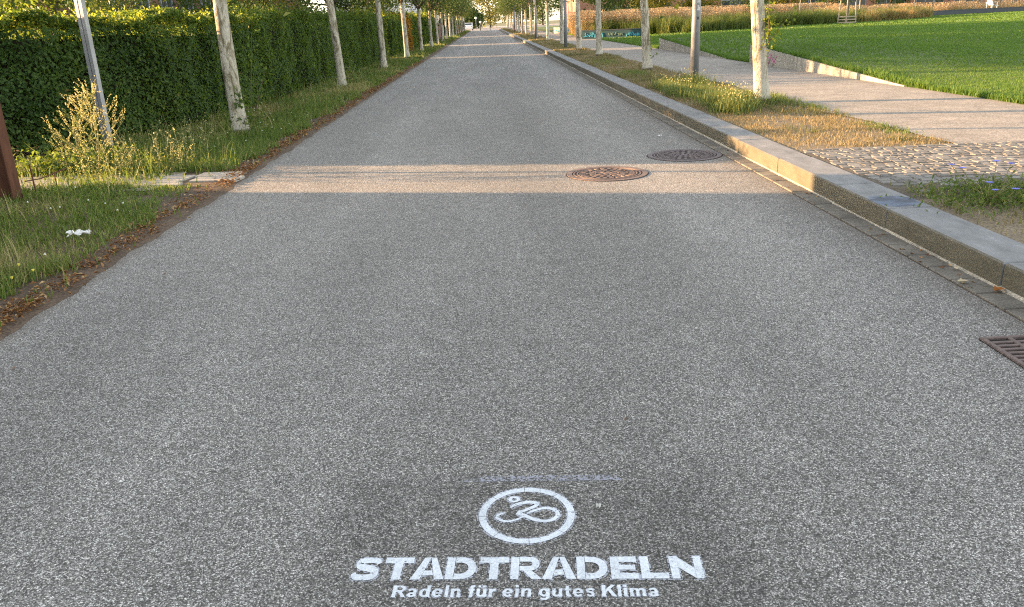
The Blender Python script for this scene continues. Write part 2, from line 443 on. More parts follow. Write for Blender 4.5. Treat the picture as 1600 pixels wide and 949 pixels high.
def leaves_geo(P, N, size, aspect=.6, fold=.25):
    """diamond leaves, folded along the midrib: 4 verts, 2 tris"""
    n = len(P)
    size = np.broadcast_to(np.asarray(size, dtype=float), (n,))
    N = unit(N)
    a = unit(np.cross(N, rng.normal(size=(n, 3))))
    b = np.cross(N, a)
    L = size[:, None]
    v0 = P - a * L * .5
    v2 = P + a * L * .5 - N * L * .12
    v1 = P + b * L * aspect * .5 + N * L * fold * .5 - a * L * .06
    v3 = P - b * L * aspect * .5 + N * L * fold * .5 - a * L * .06
    V = np.stack([v0, v1, v2, v3], 1).reshape(-1, 3)
    i = np.arange(n)[:, None] * 4
    F = np.concatenate([i + np.array([[0, 1, 2]]), i + np.array([[0, 2, 3]])], 0)
    return V, F

def leaf_mesh(name, P, N, size, mat, parent=None, r=None, aspect=.6, fold=.25):
    V, F = leaves_geo(P, N, size, aspect, fold)
    if r is None: r = rng.random(len(P))
    return mk(name, V, F, mat, parent, attr=np.repeat(r, 4))

def blades_geo(P, h, w, lean=.35, up=None):
    n = len(P)
    h = np.broadcast_to(np.asarray(h, float), (n,))[:, None]; w = np.broadcast_to(np.asarray(w, float), (n,))[:, None]
    th = rng.random(n) * 2 * PI
    d = np.stack([np.cos(th), np.sin(th), np.zeros(n)], 1)
    th2 = rng.random(n) * 2 * PI
    s = np.stack([np.cos(th2), np.sin(th2), np.zeros(n)], 1)
    k = (np.abs(rng.normal(size=(n, 1))) * lean)
    z = np.array([[0, 0, 1.]])
    m = P + z * h * .55 + d * h * k * .35
    t = P + z * h * (1 - .25 * np.minimum(k, 1.5)) + d * h * k
    V = np.stack([P - s * w * .5, P + s * w * .5, m + s * w * .4, m - s * w * .4, t], 1).reshape(-1, 3)
    i = np.arange(n)[:, None] * 5
    F = np.concatenate([i + np.array([[0, 1, 2]]), i + np.array([[0, 2, 3]]), i + np.array([[3, 2, 4]])], 0)
    return V, F

def blade_mesh(name, P, h, w, mat, parent=None, r=None, lean=.35):
    V, F = blades_geo(P, h, w, lean)
    if r is None: r = rng.random(len(P))
    return mk(name, V, F, mat, parent, attr=np.repeat(r, 5))

def vnoise(x, y, seed=0):
    """cheap smooth value noise 0..1"""
    def hsh(i, j): return np.modf(np.abs(np.sin(i * 127.1 + j * 311.7 + seed * 74.7) * 43758.5453))[0]
    xi, yi = np.floor(x), np.floor(y); fx, fy = x - xi, y - yi
    fx = fx * fx * (3 - 2 * fx); fy = fy * fy * (3 - 2 * fy)
    return (hsh(xi, yi) * (1 - fx) + hsh(xi + 1, yi) * fx) * (1 - fy) + (hsh(xi, yi + 1) * (1 - fx) + hsh(xi + 1, yi + 1) * fx) * fy

# ================================================================== SETTING
def sheet(name, xs, ys, zf, mat, jitter=None):
    V = []; nx, ny = len(xs), len(ys)
    for j, y in enumerate(ys):
        for i, x in enumerate(xs):
            xx = x + (jitter(i, y) if jitter else 0)
            V.append((xx, y, zf(xx, y)))
    F = [(j * nx + i, j * nx + i + 1, (j + 1) * nx + i + 1, (j + 1) * nx + i) for j in range(ny - 1) for i in range(nx - 1)]
    o = mk(name, V, F, mat); o["kind"] = "structure"; return o

sheet("ground", [-900, 900], [-900, 1500], lambda x, y: -.06, M_farground)
sheet("road", [-2.75, 2.51], [-8, 164], lambda x, y: 0.0, M_asphalt)
sheet("square", [-60, 60], [164, 300], lambda x, y: 0.004, M_square)

def ejit(i, y):
    return (.05 * math.sin(y * 3.1) * math.sin(y * 1.27 + 1) + .03 * math.sin(y * 9.7) + .02 * math.sin(y * 23.)) * .5 if i == 2 else 0
ys = list(np.arange(-8, 30, .12)) + list(np.arange(30, 164, 1.5)) + [164]
sheet("left_verge_soil", [-90, -2.68, -2.58], ys, lambda x, y: .012 if x < -2.66 else .0012, M_soil, ejit)
# trodden sandy entrance path
sp = MB()
pts = []
for k in range(60):
    x = -3.35 - k * .1
    yc = 8.55 + (-x - 3.35) * .10
    w = .42 + .05 * math.sin(k * .7) + .04 * math.sin(k * 1.9)
    pts.append((x, yc - w - .12, yc + w))
for k in range(59):
    a, b = pts[k], pts[k + 1]
    sp.add([(a[0], a[1], .019), (a[0], a[2], .019), (b[0], b[2], .019), (b[0], b[1], .019)], [(0, 1, 2, 3)])
o = sp.build("entrance_path", M_sand); o["kind"] = "structure"

# kerb stones: one structure mesh with open joints
kb = MB()
joints = [-7.6, -6.35, -5.1, -3.85, -2.6, -1.35, -.1, 1.2, 2.68, 3.97, 5.26, 6.11, 7.4]
y = 7.4
while y < 163: y += 1.25; joints.append(y)
for a, b in zip(joints[:-1], joints[1:]):
    dz = random.uniform(-.003, .003); dx = random.uniform(-.004, .004)
    kb.box(2.655 + dx, 2.975 + dx, a + .005, b - .005, -.1, .155 + dz, None, .010)
o = kb.build("kerb", M_kerb); o["kind"] = "structure"
gb = MB(); y = -7.5
while y < 163:
    l = .243
    if not (y + l > 2.86 and y < 3.34):
        dz = random.uniform(-.0015, .0015)
        gb.box(2.502, 2.650, y + .006, y + l - .006, -.05, .012 + dz, None, .005)
    y += l
o = gb.build("gutter", M_gutter); o["kind"] = "structure"
gs = MB(); gs.add([(2.495, -8, .002), (2.652, -8, .002), (2.652, 164, .002), (2.495, 164, .002)], [(0, 1, 2, 3)])
o = gs.build("gutter_bed", M_soil); o["kind"] = "structure"
gs = MB(); gs.add([(2.640, -8, .008), (2.662, -8, .030), (2.662, 164, .030), (2.640, 164, .008)], [(0, 1, 2, 3)])
o = gs.build("kerb_mortar", M_sand); o["kind"] = "structure"
# right-hand side, 15 cm up
sheet("right_verge_soil", [2.97, 4.70], list(np.arange(-8, 164, .5)) + [164], lambda x, y: .140, M_dry)
pe = list(np.arange(-8, 40, .2)) + list(np.arange(40, 164, 2)) + [164]
sheet("footpath", [4.52, 7.06], pe, lambda x, y: .150, M_path,
      lambda i, y: (.04 * math.sin(y * 2.1) + .05 * math.sin(y * .77 + 2)) if i == 0 else 0)

# lawn with two wedge-shaped rises against the retaining walls
def edge_h(y):
    if 24.5 < y < 34.0: return .40 * (y - 24.5) / 9.5
    if 13.8 < y < 22.2: return .45 * (y - 13.8) / 8.4
    return 0.0
def lawn_z(x, y):
    f = min(max((x - 7.15) / 9.0, 0), 1); f = f * f * (3 - 2 * f)
    e = edge_h(y) + .165
    far = .30 if y > 13 else .165 + .135 * max(0, (y - 8) / 5)
    return e * (1 - f) + far * f
xs = [7.06, 7.15] + list(np.arange(7.5, 20, .5)) + list(np.arange(20, 121, 4))
lys = sorted(list(np.arange(-8, 13.5, 1.5)) + list(np.arange(13.8, 22.3, .7)) + [22.195, 22.28, 23, 23.8, 24.5] + list(np.arange(25, 34, .9)) + [33.99, 34.08] + list(np.arange(35, 164, 3)) + [164])
sheet("lawn", xs, lys, lambda x, y: lawn_z(max(x, 7.1), y), M_lawnbase)
# small grass slope patch hiding the base ground right of the cobbles handled by lawn sheet

# cobbled crossing, real setts
cb = MB()
y = 5.72
row = 0
while y < 7.72:
    d = random.uniform(.075, .092)
    x = 2.99 + random.uniform(0, .06)
    while x < 7.0:
        w = random.uniform(.07, .125)
        yo = .02 * math.sin(x * 2.3) + .015 * math.sin(x * 5.1 + row)
        # bare ground and flowers take the near-left corner
        if not (y + yo < 6.0 and random.random() < .45):
            V = []; F = []
            j = lambda: random.uniform(-.009, .009)
            h = .158 + random.uniform(-.0035, .0035)
            q = [(x + .004 + j(), y + yo + .004 + j()), (x + w - .006 + j(), y + yo + .004 + j()), (x + w - .006 + j(), y + yo + d - .006 + j()), (x + .004 + j(), y + yo + d - .006 + j())]
            cxx = sum(p[0] for p in q) / 4; cyy = sum(p[1] for p in q) / 4
            for zz, s in ((.12, 1), (h - .007, 1.0), (h - .0015, .92), (h, .76)):
                V += [(cxx + (p[0] - cxx) * s, cyy + (p[1] - cyy) * s, zz) for p in q]
            for l in (0, 4, 8):
                for k in range(4): F.append((l + k, l + (k + 1) % 4, l + 4 + (k + 1) % 4, l + 4 + k))
            F.append((12, 13, 14, 15))
            cb.add(V, F)
        x += w + .004
    y += d + .003; row += 1
def sett_mat():
    m, nt, N, L, P = new_mat("granite_setts")
    ri = N.new("ShaderNodeNewGeometry")
    c = ramp(nt, ri.outputs["Random Per Island"], [(0, (.115, .112, .104)), (.5, (.165, .160, .148)), (1, (.235, .226, .208))])
    c = mix(nt, 1.0, c, ramp(nt, noise(nt, 45, 5, .7, ri.outputs["Position"]), [(.3, .75), (.7, 1.2)]), 'MULTIPLY')
    L.new(c, P.inputs["Base Color"]); P.inputs["Roughness"].default_value = .8
    bump(nt, noise(nt, 70, 5, .6, ri.outputs["Position"]), .3, .004)
    return m
M_sett = sett_mat()
o = cb.build("cobbled_crossing", M_sett, smooth=False); o["kind"] = "structure"
# earth between the setts (slightly above the verge and path sheets)
sheet("crossing_bed", [2.975, 7.05], [5.5, 5.9, 7.77], lambda x, y: .1525 if y > 5.6 else .138, speck("joint_earth", (.045, .037, .027), (.13, .105, .072), 90, (.7, 1.2)))

# ================================================================== HEDGES
def poly_at(pts, t):
    """pts list of (x,y); t distance -> x,y, tangent"""
    P = np.array(pts, float); seg = np.linalg.norm(np.diff(P, axis=0), axis=1); cum = np.concatenate([[0], np.cumsum(seg)])
    t = np.clip(t, 0, cum[-1] - 1e-6); i = np.searchsorted(cum, t, side='right') - 1
    f = (t - cum[i]) / seg[i]
    X = P[i] + (P[i + 1] - P[i]) * f[:, None]
    T = (P[i + 1] - P[i]) / seg[i][:, None]
    return X, T, cum[-1]

def hedge(name, pts, depth, height, label, leaf=.05, dens=1500, shoots=.3, mat=None, topmat=None, group="hedges on the left of the road", taper=0, cat="hedge", botgap=.08, sh=1.0):
    root = empty(name, (pts[0][0], pts[0][1], 0), 0, label, cat, group)
    ox, oy = pts[0]
    mat = mat or M_leaf
    _, _, L = poly_at(pts, np.array([0.]))
    def emit(n, kind):
        t = rng.random(n) * L
        X, T, _ = poly_at(pts, t)
        nrm = np.stack([T[:, 1], -T[:, 0]], 1)      # towards the road (+x)
        lump = vnoise(t * 1.7, np.zeros(n) + 3.3, 5) * .20 + vnoise(t * 5, np.zeros(n), 9) * .07
        if kind == 'front' or kind == 'back':
            z = botgap + rng.random(n) ** .95 * (height - botgap)
            off = -np.abs(rng.normal(size=n)) * .07 + .09 * (vnoise(t * 2.6, z * 2.6, 2) - .5) * 2 + .05 * (vnoise(t * 7, z * 7, 3) - .5) + (lump - .1) * .6
            side = 1 if kind == 'front' else -1
            base = X if side == 1 else X - nrm * depth
            Pn = base + nrm * (side * off)[:, None]
            N = np.concatenate([nrm * side, np.full((n, 1), .35)], 1) + rng.normal(size=(n, 3)) * .55
            P = np.concatenate([Pn, z[:, None]], 1)
        elif kind == 'top':
            d = rng.random(n) * depth
            z = height + lump + .10 * (vnoise(t * 3, d * 4, 7) - .4) - np.abs(rng.normal(size=n)) * .05
            P = np.concatenate([X - nrm * d[:, None], z[:, None]], 1)
            N = np.stack([np.zeros(n), np.zeros(n), np.ones(n)], 1) + rng.normal(size=(n, 3)) * .6
        elif kind == 'end':
            e = rng.random(n) < .5
            t = np.where(e, 0.0, L - 1e-4) ; X, T, _ = poly_at(pts, t)
            nrm = np.stack([T[:, 1], -T[:, 0]], 1)
            s = np.where(e, -1.0, 1.0)[:, None]
            d = rng.random(n) * depth
            z = botgap + rng.random(n) * (height - botgap)
            P = np.concatenate([X - nrm * d[:, None] + T * s * (rng.normal(size=(n, 1)) * .06), z[:, None]], 1)
            N = np.concatenate([T * s, np.full((n, 1), .3)], 1) + rng.normal(size=(n, 3)) * .5
        return P, N
    A = []
    for kind, area in (('front', L * height), ('back', L * height * .6), ('top', L * depth), ('end', 2 * depth * height)):
        A.append(emit(int(area * dens), kind))
    P = np.concatenate([a[0] for a in A]); N = np.concatenate([a[1] for a in A])
    size = leaf * (.65 + .7 * rng.random(len(P)))
    P = P - np.array([ox, oy, 0])
    r = np.clip(.5 * rng.random(len(P)) + .45 * vnoise((P[:, 1] + oy) * 1.3, P[:, 2] * 2.2 + P[:, 0], 3) + .05 * rng.normal(size=len(P)), 0, 1)
    nsg = int(L * 3.2)      # a few stray sprigs standing out of the face
    t = rng.random(nsg) * L; X, T, _ = poly_at(pts, t); nrm = np.stack([T[:, 1], -T[:, 0]], 1); zz = .3 + rng.random(nsg) * (height - .35)
    per = 7; kk = (np.arange(per) + .5) / per; ll = .08 + .14 * rng.random(nsg)
    Q = np.concatenate([X, zz[:, None]], 1)[:, None, :] + np.concatenate([nrm, .6 * np.ones((nsg, 1))], 1)[:, None, :] * (ll[:, None] * kk[None, :])[:, :, None] + rng.normal(size=(nsg, per, 3)) * .015
    Q = Q.reshape(-1, 3) - np.array([ox, oy, 0])
    P = np.concatenate([P, Q]); N = np.concatenate([N, rng.normal(size=Q.shape)]); size = np.concatenate([size, leaf * (.6 + .6 * rng.random(len(Q)))]); r = np.concatenate([r, .55 + .45 * rng.random(len(Q))])
    leaf_mesh("foliage", P, N, size, mat, root, r)
    # upright young shoots above the clipped top
    ns = int(L * depth * shoots * 55)
    t = rng.random(ns) * L; X, T, _ = poly_at(pts, t); nrm = np.stack([T[:, 1], -T[:, 0]], 1)
    d = rng.random(ns) ** 1.2 * depth
    hs_ = sh * .12 + sh * .32 * rng.random(ns) ** 1.5 * (.5 + vnoise(t * 1.1, d, 11))
    per = 9 if leaf < .07 else 5
    k = (np.arange(per) + .5) / per
    SP = np.concatenate([X - nrm * d[:, None], np.full((ns, 1), height)], 1)[:, None, :] + np.stack([rng.normal(size=(ns, per)) * .025, rng.normal(size=(ns, per)) * .025, hs_[:, None] * k[None, :]], 2)
    SP = SP.reshape(-1, 3) - np.array([ox, oy, 0])
    leaf_mesh("young_shoots", SP, rng.normal(size=(len(SP), 3)), leaf * (.6 + .6 * rng.random(len(SP))), topmat or M_leafyellow, root)
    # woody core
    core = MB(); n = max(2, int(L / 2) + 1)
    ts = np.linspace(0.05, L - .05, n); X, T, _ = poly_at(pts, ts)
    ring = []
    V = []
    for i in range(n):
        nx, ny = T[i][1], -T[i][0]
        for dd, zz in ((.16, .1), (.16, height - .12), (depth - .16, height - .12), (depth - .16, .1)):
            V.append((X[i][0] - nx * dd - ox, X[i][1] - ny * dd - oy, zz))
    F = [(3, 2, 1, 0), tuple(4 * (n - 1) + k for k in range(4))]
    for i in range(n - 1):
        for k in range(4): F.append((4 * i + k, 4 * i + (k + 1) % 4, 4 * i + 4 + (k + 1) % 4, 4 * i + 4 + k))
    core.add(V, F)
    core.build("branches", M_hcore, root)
    return root
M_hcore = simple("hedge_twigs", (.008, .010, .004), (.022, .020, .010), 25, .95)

hedge("hedge", [(-6.55, 10.25), (-5.75, 11.1), (-5.05, 12.6), (-4.75, 14.6), (-4.6, 17.55)], 1.25, 1.60,
      "near clipped green hedge with sunlit shoots behind the first whitewashed tree", .060, 2000, .9, sh=.62)
hedge("hedge", [(-4.55, 17.7), (-4.5, 23), (-4.42, 29.9)], 1.3, 1.66,
      "dark green hedge with shaggy untrimmed top behind the second left tree", .062, 1300, 1.3, topmat=M_leaf)
hedge("hedge", [(-4.42, 30.1), (-4.38, 38.2)], 1.2, 1.75,
      "green hedge behind the third left tree, ending at the first narrow gateway", .075, 900, .8)
hedge("hedge", [(-4.38, 40.2), (-4.35, 44.6)], 1.2, 1.7,
      "short piece of green hedge between the first gateway and the orange bush", .09, 700, .7)
hedge("hedge", [(-4.25, 44.7), (-4.25, 49.0)], 1.3, 1.85,
      "orange and yellow autumn coloured bush set into the left hedge", .09, 700, .8, mat=M_leaforange, topmat=M_leafyellow, cat="bush")
hedge("hedge", [(-4.35, 49.2), (-4.35, 58.0)], 1.2, 1.75,
      "green hedge just beyond the orange autumn bush", .11, 500, .8)
hedge("hedge", [(-4.35, 61.4), (-4.35, 79.0)], 1.2, 1.9,
      "far hedge with yellow green top before the pale blue fence", .13, 350, .8)
hedge("hedge", [(-4.3, 104.0), (-4.3, 158.0)], 1.2, 1.8,
      "farthest long hedge beyond the pale blue fence", .18, 160, .5)
# unseen hedge beside the camera, added left of the picture to shade the foreground
hedge("hedge", [(-5.6, -8.0), (-5.6, 7.2)], 1.2, 1.7,
      "unseen hedge beside the viewer, added to shade the foreground", .09, 350, .3)

# ================================================================== BUILDINGS
def building(name, x0, x1, y0, y1, h, wall, label, roof=M_roof, wins=(), face='E', wh=(1.1, 1.2), group="houses behind the hedge", frame=None, flat=True, z0=-.1):
    root = empty(name, (x0, y0, 0), 0, label, "building", group)
    b = MB(); b.box(0, x1 - x0, 0, y1 - y0, z0, h); b.build("wall", wall, root)
    r = MB(); r.box(-.35, x1 - x0 + .35, -.0, y1 - y0 + .0, h + .003, h + .22)
    r.build("roof", roof, root)
    for (t, z) in wins:
        if face == 'E':
            f = MB(); X = x1 - x0
            f.box(X + .002, X + .06, t, t + wh[0], z, z + .07); f.box(X + .002, X + .06, t, t + wh[0], z + wh[1] - .07, z + wh[1])
            f.box(X + .002, X + .06, t, t + .07, z + .072, z + wh[1] - .072); f.box(X + .002, X + .06, t + wh[0] - .07, t + wh[0], z + .072, z + wh[1] - .072)
            f.box(X + .002, X + .05, t + wh[0] / 2 - .03, t + wh[0] / 2 + .03, z + .072, z + wh[1] - .072)
            w = f.build("window", frame or M_frame, root)
            g = MB(); g.box(X + .001, X + .02, t + .06, t + wh[0] - .06, z + .06, z + wh[1] - .06); g.build("pane", M_glass, w)
        else:   # 'S' facing the camera
            f = MB(); Y = 0
            f.box(t, t + wh[0], Y - .06, Y - .002, z, z + .09); f.box(t, t + wh[0], Y - .06, Y - .002, z + wh[1] - .09, z + wh[1])
            f.box(t, t + .09, Y - .06, Y - .002, z + .092, z + wh[1] - .092); f.box(t + wh[0] - .09, t + wh[0], Y - .06, Y - .002, z + .092, z + wh[1] - .092)
            for q in range(1, 3): f.box(t + wh[0] * q / 3 - .04, t + wh[0] * q / 3 + .04, Y - .05, Y - .002, z + .092, z + wh[1] - .092)
            w = f.build("window", frame or M_frame, root)
            g = MB(); g.box(t + .08, t + wh[0] - .08, Y - .02, Y - .001, z + .08, z + wh[1] - .08); g.build("pane", M_glass, w)
    return root

# unseen house added to block the sun; its corner draws the sunlit strip's edge
building("house", -20.5, -12.0, -14, 10.0, 7.5, M_render, "unseen white rendered house left of the viewer, added to block the sun",
         wins=[(t, z) for t in (2, 6, 10, 14, 18, 21) for z in (1.0, 4.0)])
building("house", -20, -12.0, 24.5, 39.0, 8.6, M_brownbrick, "brown brick house behind the near hedge, grey blue windows",
         wins=[(t, z) for t in (.9, 3.2, 5.5, 7.8, 10.1, 12.4) for z in (1.3, 4.4)], wh=(1.2, 1.9))
building("house", -21, -12.0, 43.4, 56.6, 8.6, M_brownbrick, "second brown brick house, beyond the one behind the near hedge",
         wins=[(t, z) for t in (1.2, 4.2, 7.2, 10.2) for z in (1.0, 4.2)])
building("house", -17, -8.2, 97, 112, 6.2, M_render, "white house with flat roof standing behind the far left street trees",
         wins=[(t, z) for t in (1.2, 4.2, 7.2, 10.2) for z in (1.2, 3.8)])
building("garage", -12.0, -6.2, 118, 126, 2.6, M_white, "low white garage with dark roof beyond the flat white house", wins=[(1.0, .9), (4, .9)])
building("factory_building", 12, 70, 108, 124, 7.5, M_brick, "long red brick factory with dark wide windows beyond the park", face='S',
         wins=[(3.0 + 5.0 * k, z) for k in range(11) for z in (.9, 4.4)], wh=(3.6, 2.0), group="buildings beyond the park")
building("apartment_building", -22, -8, 300, 320, 22, M_render, "pale apartment block at the far end of the street behind the treetops", face='S',
         wins=[(1.5 + 3.2 * k, 2 + 3 * q) for k in range(4) for q in range(6)], wh=(1.8, 1.5), group="buildings beyond the park")

# ================================================================== TREES
def crown_geo(rx, rz, cz, ncl, per, leaf, sr=.42, low=-1):
    c = []
    while len(c) < ncl:
        p = rng.uniform(-1, 1, 3)
        d = np.linalg.norm(p)
        if d < 1 and d > .35 and p[2] > low: c.append(p)
    c = np.array(c) * np.array([rx, rx, rz]) + np.array([0, 0, cz])
    s = rng.uniform(.6, 1.25, ncl)
    P = (c[:, None, :] + rng.normal(size=(ncl, per, 3)) * (s[:, None, None] * sr * np.array([1, 1, .75]))).reshape(-1, 3)
    r = np.clip(np.repeat(rng.random(ncl) * .6, per) + .4 * rng.random(ncl * per), 0, 1)
    N = rng.normal(size=P.shape) + np.array([0, 0, .8])
    return P, N, leaf * (.7 + .6 * rng.random(len(P))), r, c

def trunk_geo(h, r0, r1, lean=(0, 0), n=14, m=14, wob=.02, flare=1.4, seed=0):
    rs = np.random.default_rng(seed)
    V = []; F = []
    ph = rs.random(6) * 6.28
    for i in range(m):
        t = i / (m - 1); z = h * t - (.05 if i == 0 else 0)
        r = r0 + (r1 - r0) * t + r0 * (flare - 1) * math.exp(-t * h * 9)
        cx = lean[0] * t + wob * math.sin(3 * t + ph[0]); cy = lean[1] * t + wob * math.sin(2.3 * t + ph[1])
        for k in range(n):
            a = 2 * PI * k / n
            rr = r * (1 + .05 * math.sin(3 * a + ph[2] + t * 4) + .04 * math.sin(5 * a + ph[3] - t * 7) + rs.normal() * .012)
            V.append((cx + rr * math.cos(a), cy + rr * math.sin(a), z))
    for i in range(m - 1):
        for k in range(n): F.append((i * n + k, i * n + (k + 1) % n, (i + 1) * n + (k + 1) % n, (i + 1) * n + k))
    F.append(tuple((m - 1) * n + k for k in range(n)))
    return V, F

def street_tree_proto(v):
    root = empty("street_tree", (0, 0, 0))
    h = 2.5
    lean = [(.03, .02), (-.03, .03), (.02, -.03), (.0, .02)][v]
    V, F = trunk_geo(h, .112, .085, lean, seed=v + 3)
    tr = mk("trunk", V, F, M_trunk, root, smooth=True)
    P, N, s, r, cl = crown_geo(1.75, 2.0, 4.15, 42, 95, .115)
    cr = leaf_mesh("crown", P, N, s, M_crown, root, r)
    lb = MB()
    for k in range(9):
        c = cl[(k * 4) % len(cl)]
        lb.tube([(lean[0], lean[1], 2.3), (lean[0] + (c[0] - lean[0]) * .45, lean[1] + (c[1]) * .45, 2.3 + (c[2] - 2.3) * .6), tuple(c)], [.055, .035, .012], 6)
    lb.tube([(lean[0], lean[1], 2.4), (lean[0] * .5, 0, 3.8), (0, 0, 5.4)], [.085, .06, .02], 8)
    lb.build("limb", M_bark, root)
    return root

protos = [street_tree_proto(v) for v in range(4)]
def copy_tree(src, loc, rz, label, group, sc=1.0, used=set()):
    if src.name not in used:
        used.add(src.name); o = src
    else:
        o = src.copy(); COL.objects.link(o)
        for ch in src.children:
            if ch.name.startswith(("trunk", "crown", "limb")):
                c = ch.copy(); COL.objects.link(c); c.parent = o
    o.location = loc; o.rotation_euler = (0, 0, rz); o.scale = (sc, sc, sc)
    return tag(o, label, "tree", group)

ORD = ["first", "second", "third", "fourth", "fifth", "sixth", "seventh", "eighth", "ninth", "tenth", "eleventh", "twelfth", "thirteenth", "fourteenth", "fifteenth", "sixteenth", "seventeenth", "eighteenth"]
LY = [12.46, 21.2, 30.0, 38.35, 47.6, 55.0, 63.0, 72.0, 80.9, 89.7, 98.5, 107.3, 116.0, 125.0, 134.0, 143.0, 152.0]
lx = [-3.74, -3.66, -3.66, -3.58, -3.62, -3.5, -3.54, -3.6] + [-3.65] * 9
llab = {0: "nearest left tree, whitewashed trunk with dark rough patches, base hidden in weeds",
        1: "second tree of the left row, grey white trunk with bright white foot",
        2: "third tree of the left row, slim pale trunk before the dark hedge"}
left_trees = []
for i, (x, y) in enumerate(zip(lx, LY)):
    left_trees.append(copy_tree(protos[i % 4], (x, y, 0), random.uniform(0, 6.28), llab.get(i, "%s whitewashed street tree from the viewer in the row along the left hedge" % ORD[i]), "whitewashed street trees in the left row", random.uniform(.96, 1.05)))
RY = [12.25, 20.92, 30.0, 36.6, 44.6, 55.0, 66.5, 74.5, 83.5, 92.5, 101.0, 110.0, 119, 128, 137, 146, 155]
rlab = {0: "nearest right tree, white trunk lit golden by the sun with leafy shoots",
        1: "second tree of the right row, mossy trunk with whitewashed foot",
        2: "third tree of the right row, pale trunk before the graffiti wall"}
right_trees = []
for i, y in enumerate(RY):
    right_trees.append(copy_tree(protos[(i + 2) % 4], (4.05, y, .14), random.uniform(0, 6.28), rlab.get(i, "%s whitewashed street tree from the viewer in the row on the right verge" % ORD[i]), "whitewashed street trees in the right row", random.uniform(.96, 1.05)))

for o_, deg in ((right_trees[0], 4.3), (right_trees[1], 4.6), (right_trees[2], 1.5), (right_trees[3], 1.0), (left_trees[1], 2.4), (left_trees[2], .8), (left_trees[3], 1.2)):
    o_.rotation_mode = 'XYZ'
    o_.matrix_world = Matrix.Translation(o_.location) @ Matrix.Rotation(math.radians(-deg), 4, 'Y') @ Matrix.Rotation(o_.rotation_euler.z, 4, 'Z') @ Matrix.Scale(o_.scale[0], 4)
bpy.context.view_layer.update()
# leafy shoots growing from three trunks (parts of those trees)
def shoots(parent, spots, mat, n=40, spread=.08, leaf=.05):
    inv = parent.matrix_world.inverted()
    P = []
    st = MB()
    for (a, b) in spots:
        a = Vector(a); b = Vector(b)
        st.tube([tuple(inv @ (parent.location + a)), tuple(inv @ (parent.location + (a + b) / 2 + Vector((0, 0, .02)))), tuple(inv @ (parent.location + b))], [.007, .005, .002], 5)
        for k in range(n):
            t = random.random() ** .8
            p = parent.location + a + (b - a) * t + Vector([random.gauss(0, spread) for _ in range(3)])
            P.append(tuple(inv @ p))
    s = st.build("shoot", M_bark, parent)
    P = np.array(P)
    leaf_mesh("shoot_leaves", P, rng.normal(size=P.shape), leaf * (.6 + .8 * rng.random(len(P))), mat, s)
shoots(left_trees[0], [((.02, -.1, .05), (.2, -.12, .35)), ((.05, -.1, .4), (.12, -.2, .62)), ((.1, .3, .1), (.35, .6, .95)), ((.1, .2, .1), (.25, .4, 1.45))], M_leaf, 55, .07, .06)
shoots(left_trees[1], [((.1, 0, .2), (.25, .1, .7)), ((.1, .3, .2), (.3, .5, .55))], M_leaf, 30, .06, .06)
shoots(left_trees[2], [((.1, 0, .2), (.25, -.1, .9))], M_leafyellow, 25, .05, .06)
shoots(left_trees[4], [((-.1, 0, .5), (-.3, 0, .8)), ((.1, 0, .5), (.2, 0, .9))], M_leafyellow, 25, .07, .07)
shoots(right_trees[0], [((.03, -.14, .7), (.0, -.15, 1.5)), ((-.02, -.13, .8), (.42, -.08, 1.32)), ((.03, -.12, .9), (.08, -.12, 1.25))], M_leafyellow, 60, .04, .05)
shoots(right_trees[1], [((.04, -.12, .3), (.2, -.14, .42)), ((.03, -.13, .45), (.02, -.15, .85))], M_leafyellow, 22, .03, .04)
shoots(right_trees[2], [((.05, -.12, .5), (.04, -.14, .95))], M_leafyellow, 22, .03, .05)

# larger garden and park trees
def big_tree(name, loc, rx, rz, cz, mat, label, group, ncl=60, per=110, leaf=.2, tr=.18, low=-1, cat="tree", sr=.5):
    root = empty(name, loc, 0, label, cat, group)
    V, F = trunk_geo(max(cz - rz * .3, .5), tr, tr * .6, (random.uniform(-.1, .1), 0), seed=int(abs(loc[0] * 13 + loc[1])))
    mk("trunk", V, F, M_bark, root, smooth=True)
    P, N, s, r, cl = crown_geo(rx, rz, cz, ncl, per, leaf, sr, low)
    leaf_mesh("crown", P, N, s, mat, root, r)
    lb = MB()
    for k in range(6):
        c = cl[(k * 5) % len(cl)]; z0 = max(cz - rz * .5, .3)
        lb.tube([(0, 0, z0), (c[0] * .5, c[1] * .5, z0 + (c[2] - z0) * .6), tuple(c)], [tr * .5, tr * .3, .02], 6)
    lb.build("limb", M_bark, root)
    return root
G1 = "garden trees and shrubs behind the hedge"
big_tree("garden_tree", (-10.8, 21.9, 0), 2.0, 3.6, 4.0, M_leaf, "dark dense garden tree behind the near hedge, left of the brown house", G1, 75, 150, .13, .15)
big_tree("garden_shrub", (-8.0, 18.9, 0), 1.0, 1.2, 1.5, M_crown, "dark garden shrub rising above the near hedge at the left picture edge", G1, 34, 130, .08, .06, cat="shrub", sr=.3)
big_tree("garden_shrub", (-8.6, 27.4, 0), 1.2, 1.5, 1.9, M_leaf, "dark evergreen shrub behind the hedge right of the brown house window", G1, 34, 130, .09, .06, cat="shrub", sr=.35)
big_tree("garden_shrub", (-7.6, 30.2, 0), .9, 1.3, 1.9, M_crownlit, "yellowish leafy shrub behind the first left tree", G1, 24, 100, .09, .05, cat="shrub", sr=.3)
big_tree("garden_tree", (-8.4, 34.2, 0), 1.5, 2.4, 3.6, M_crown, "garden tree above the shaggy hedge between the first two left trees", G1, 50, 120, .12, .12)
big_tree("garden_tree", (-8.9, 52.0, 0), 2.2, 3.0, 4.2, M_crown, "garden tree with dark crown behind the orange bush", G1, 60, 120, .15, .14)
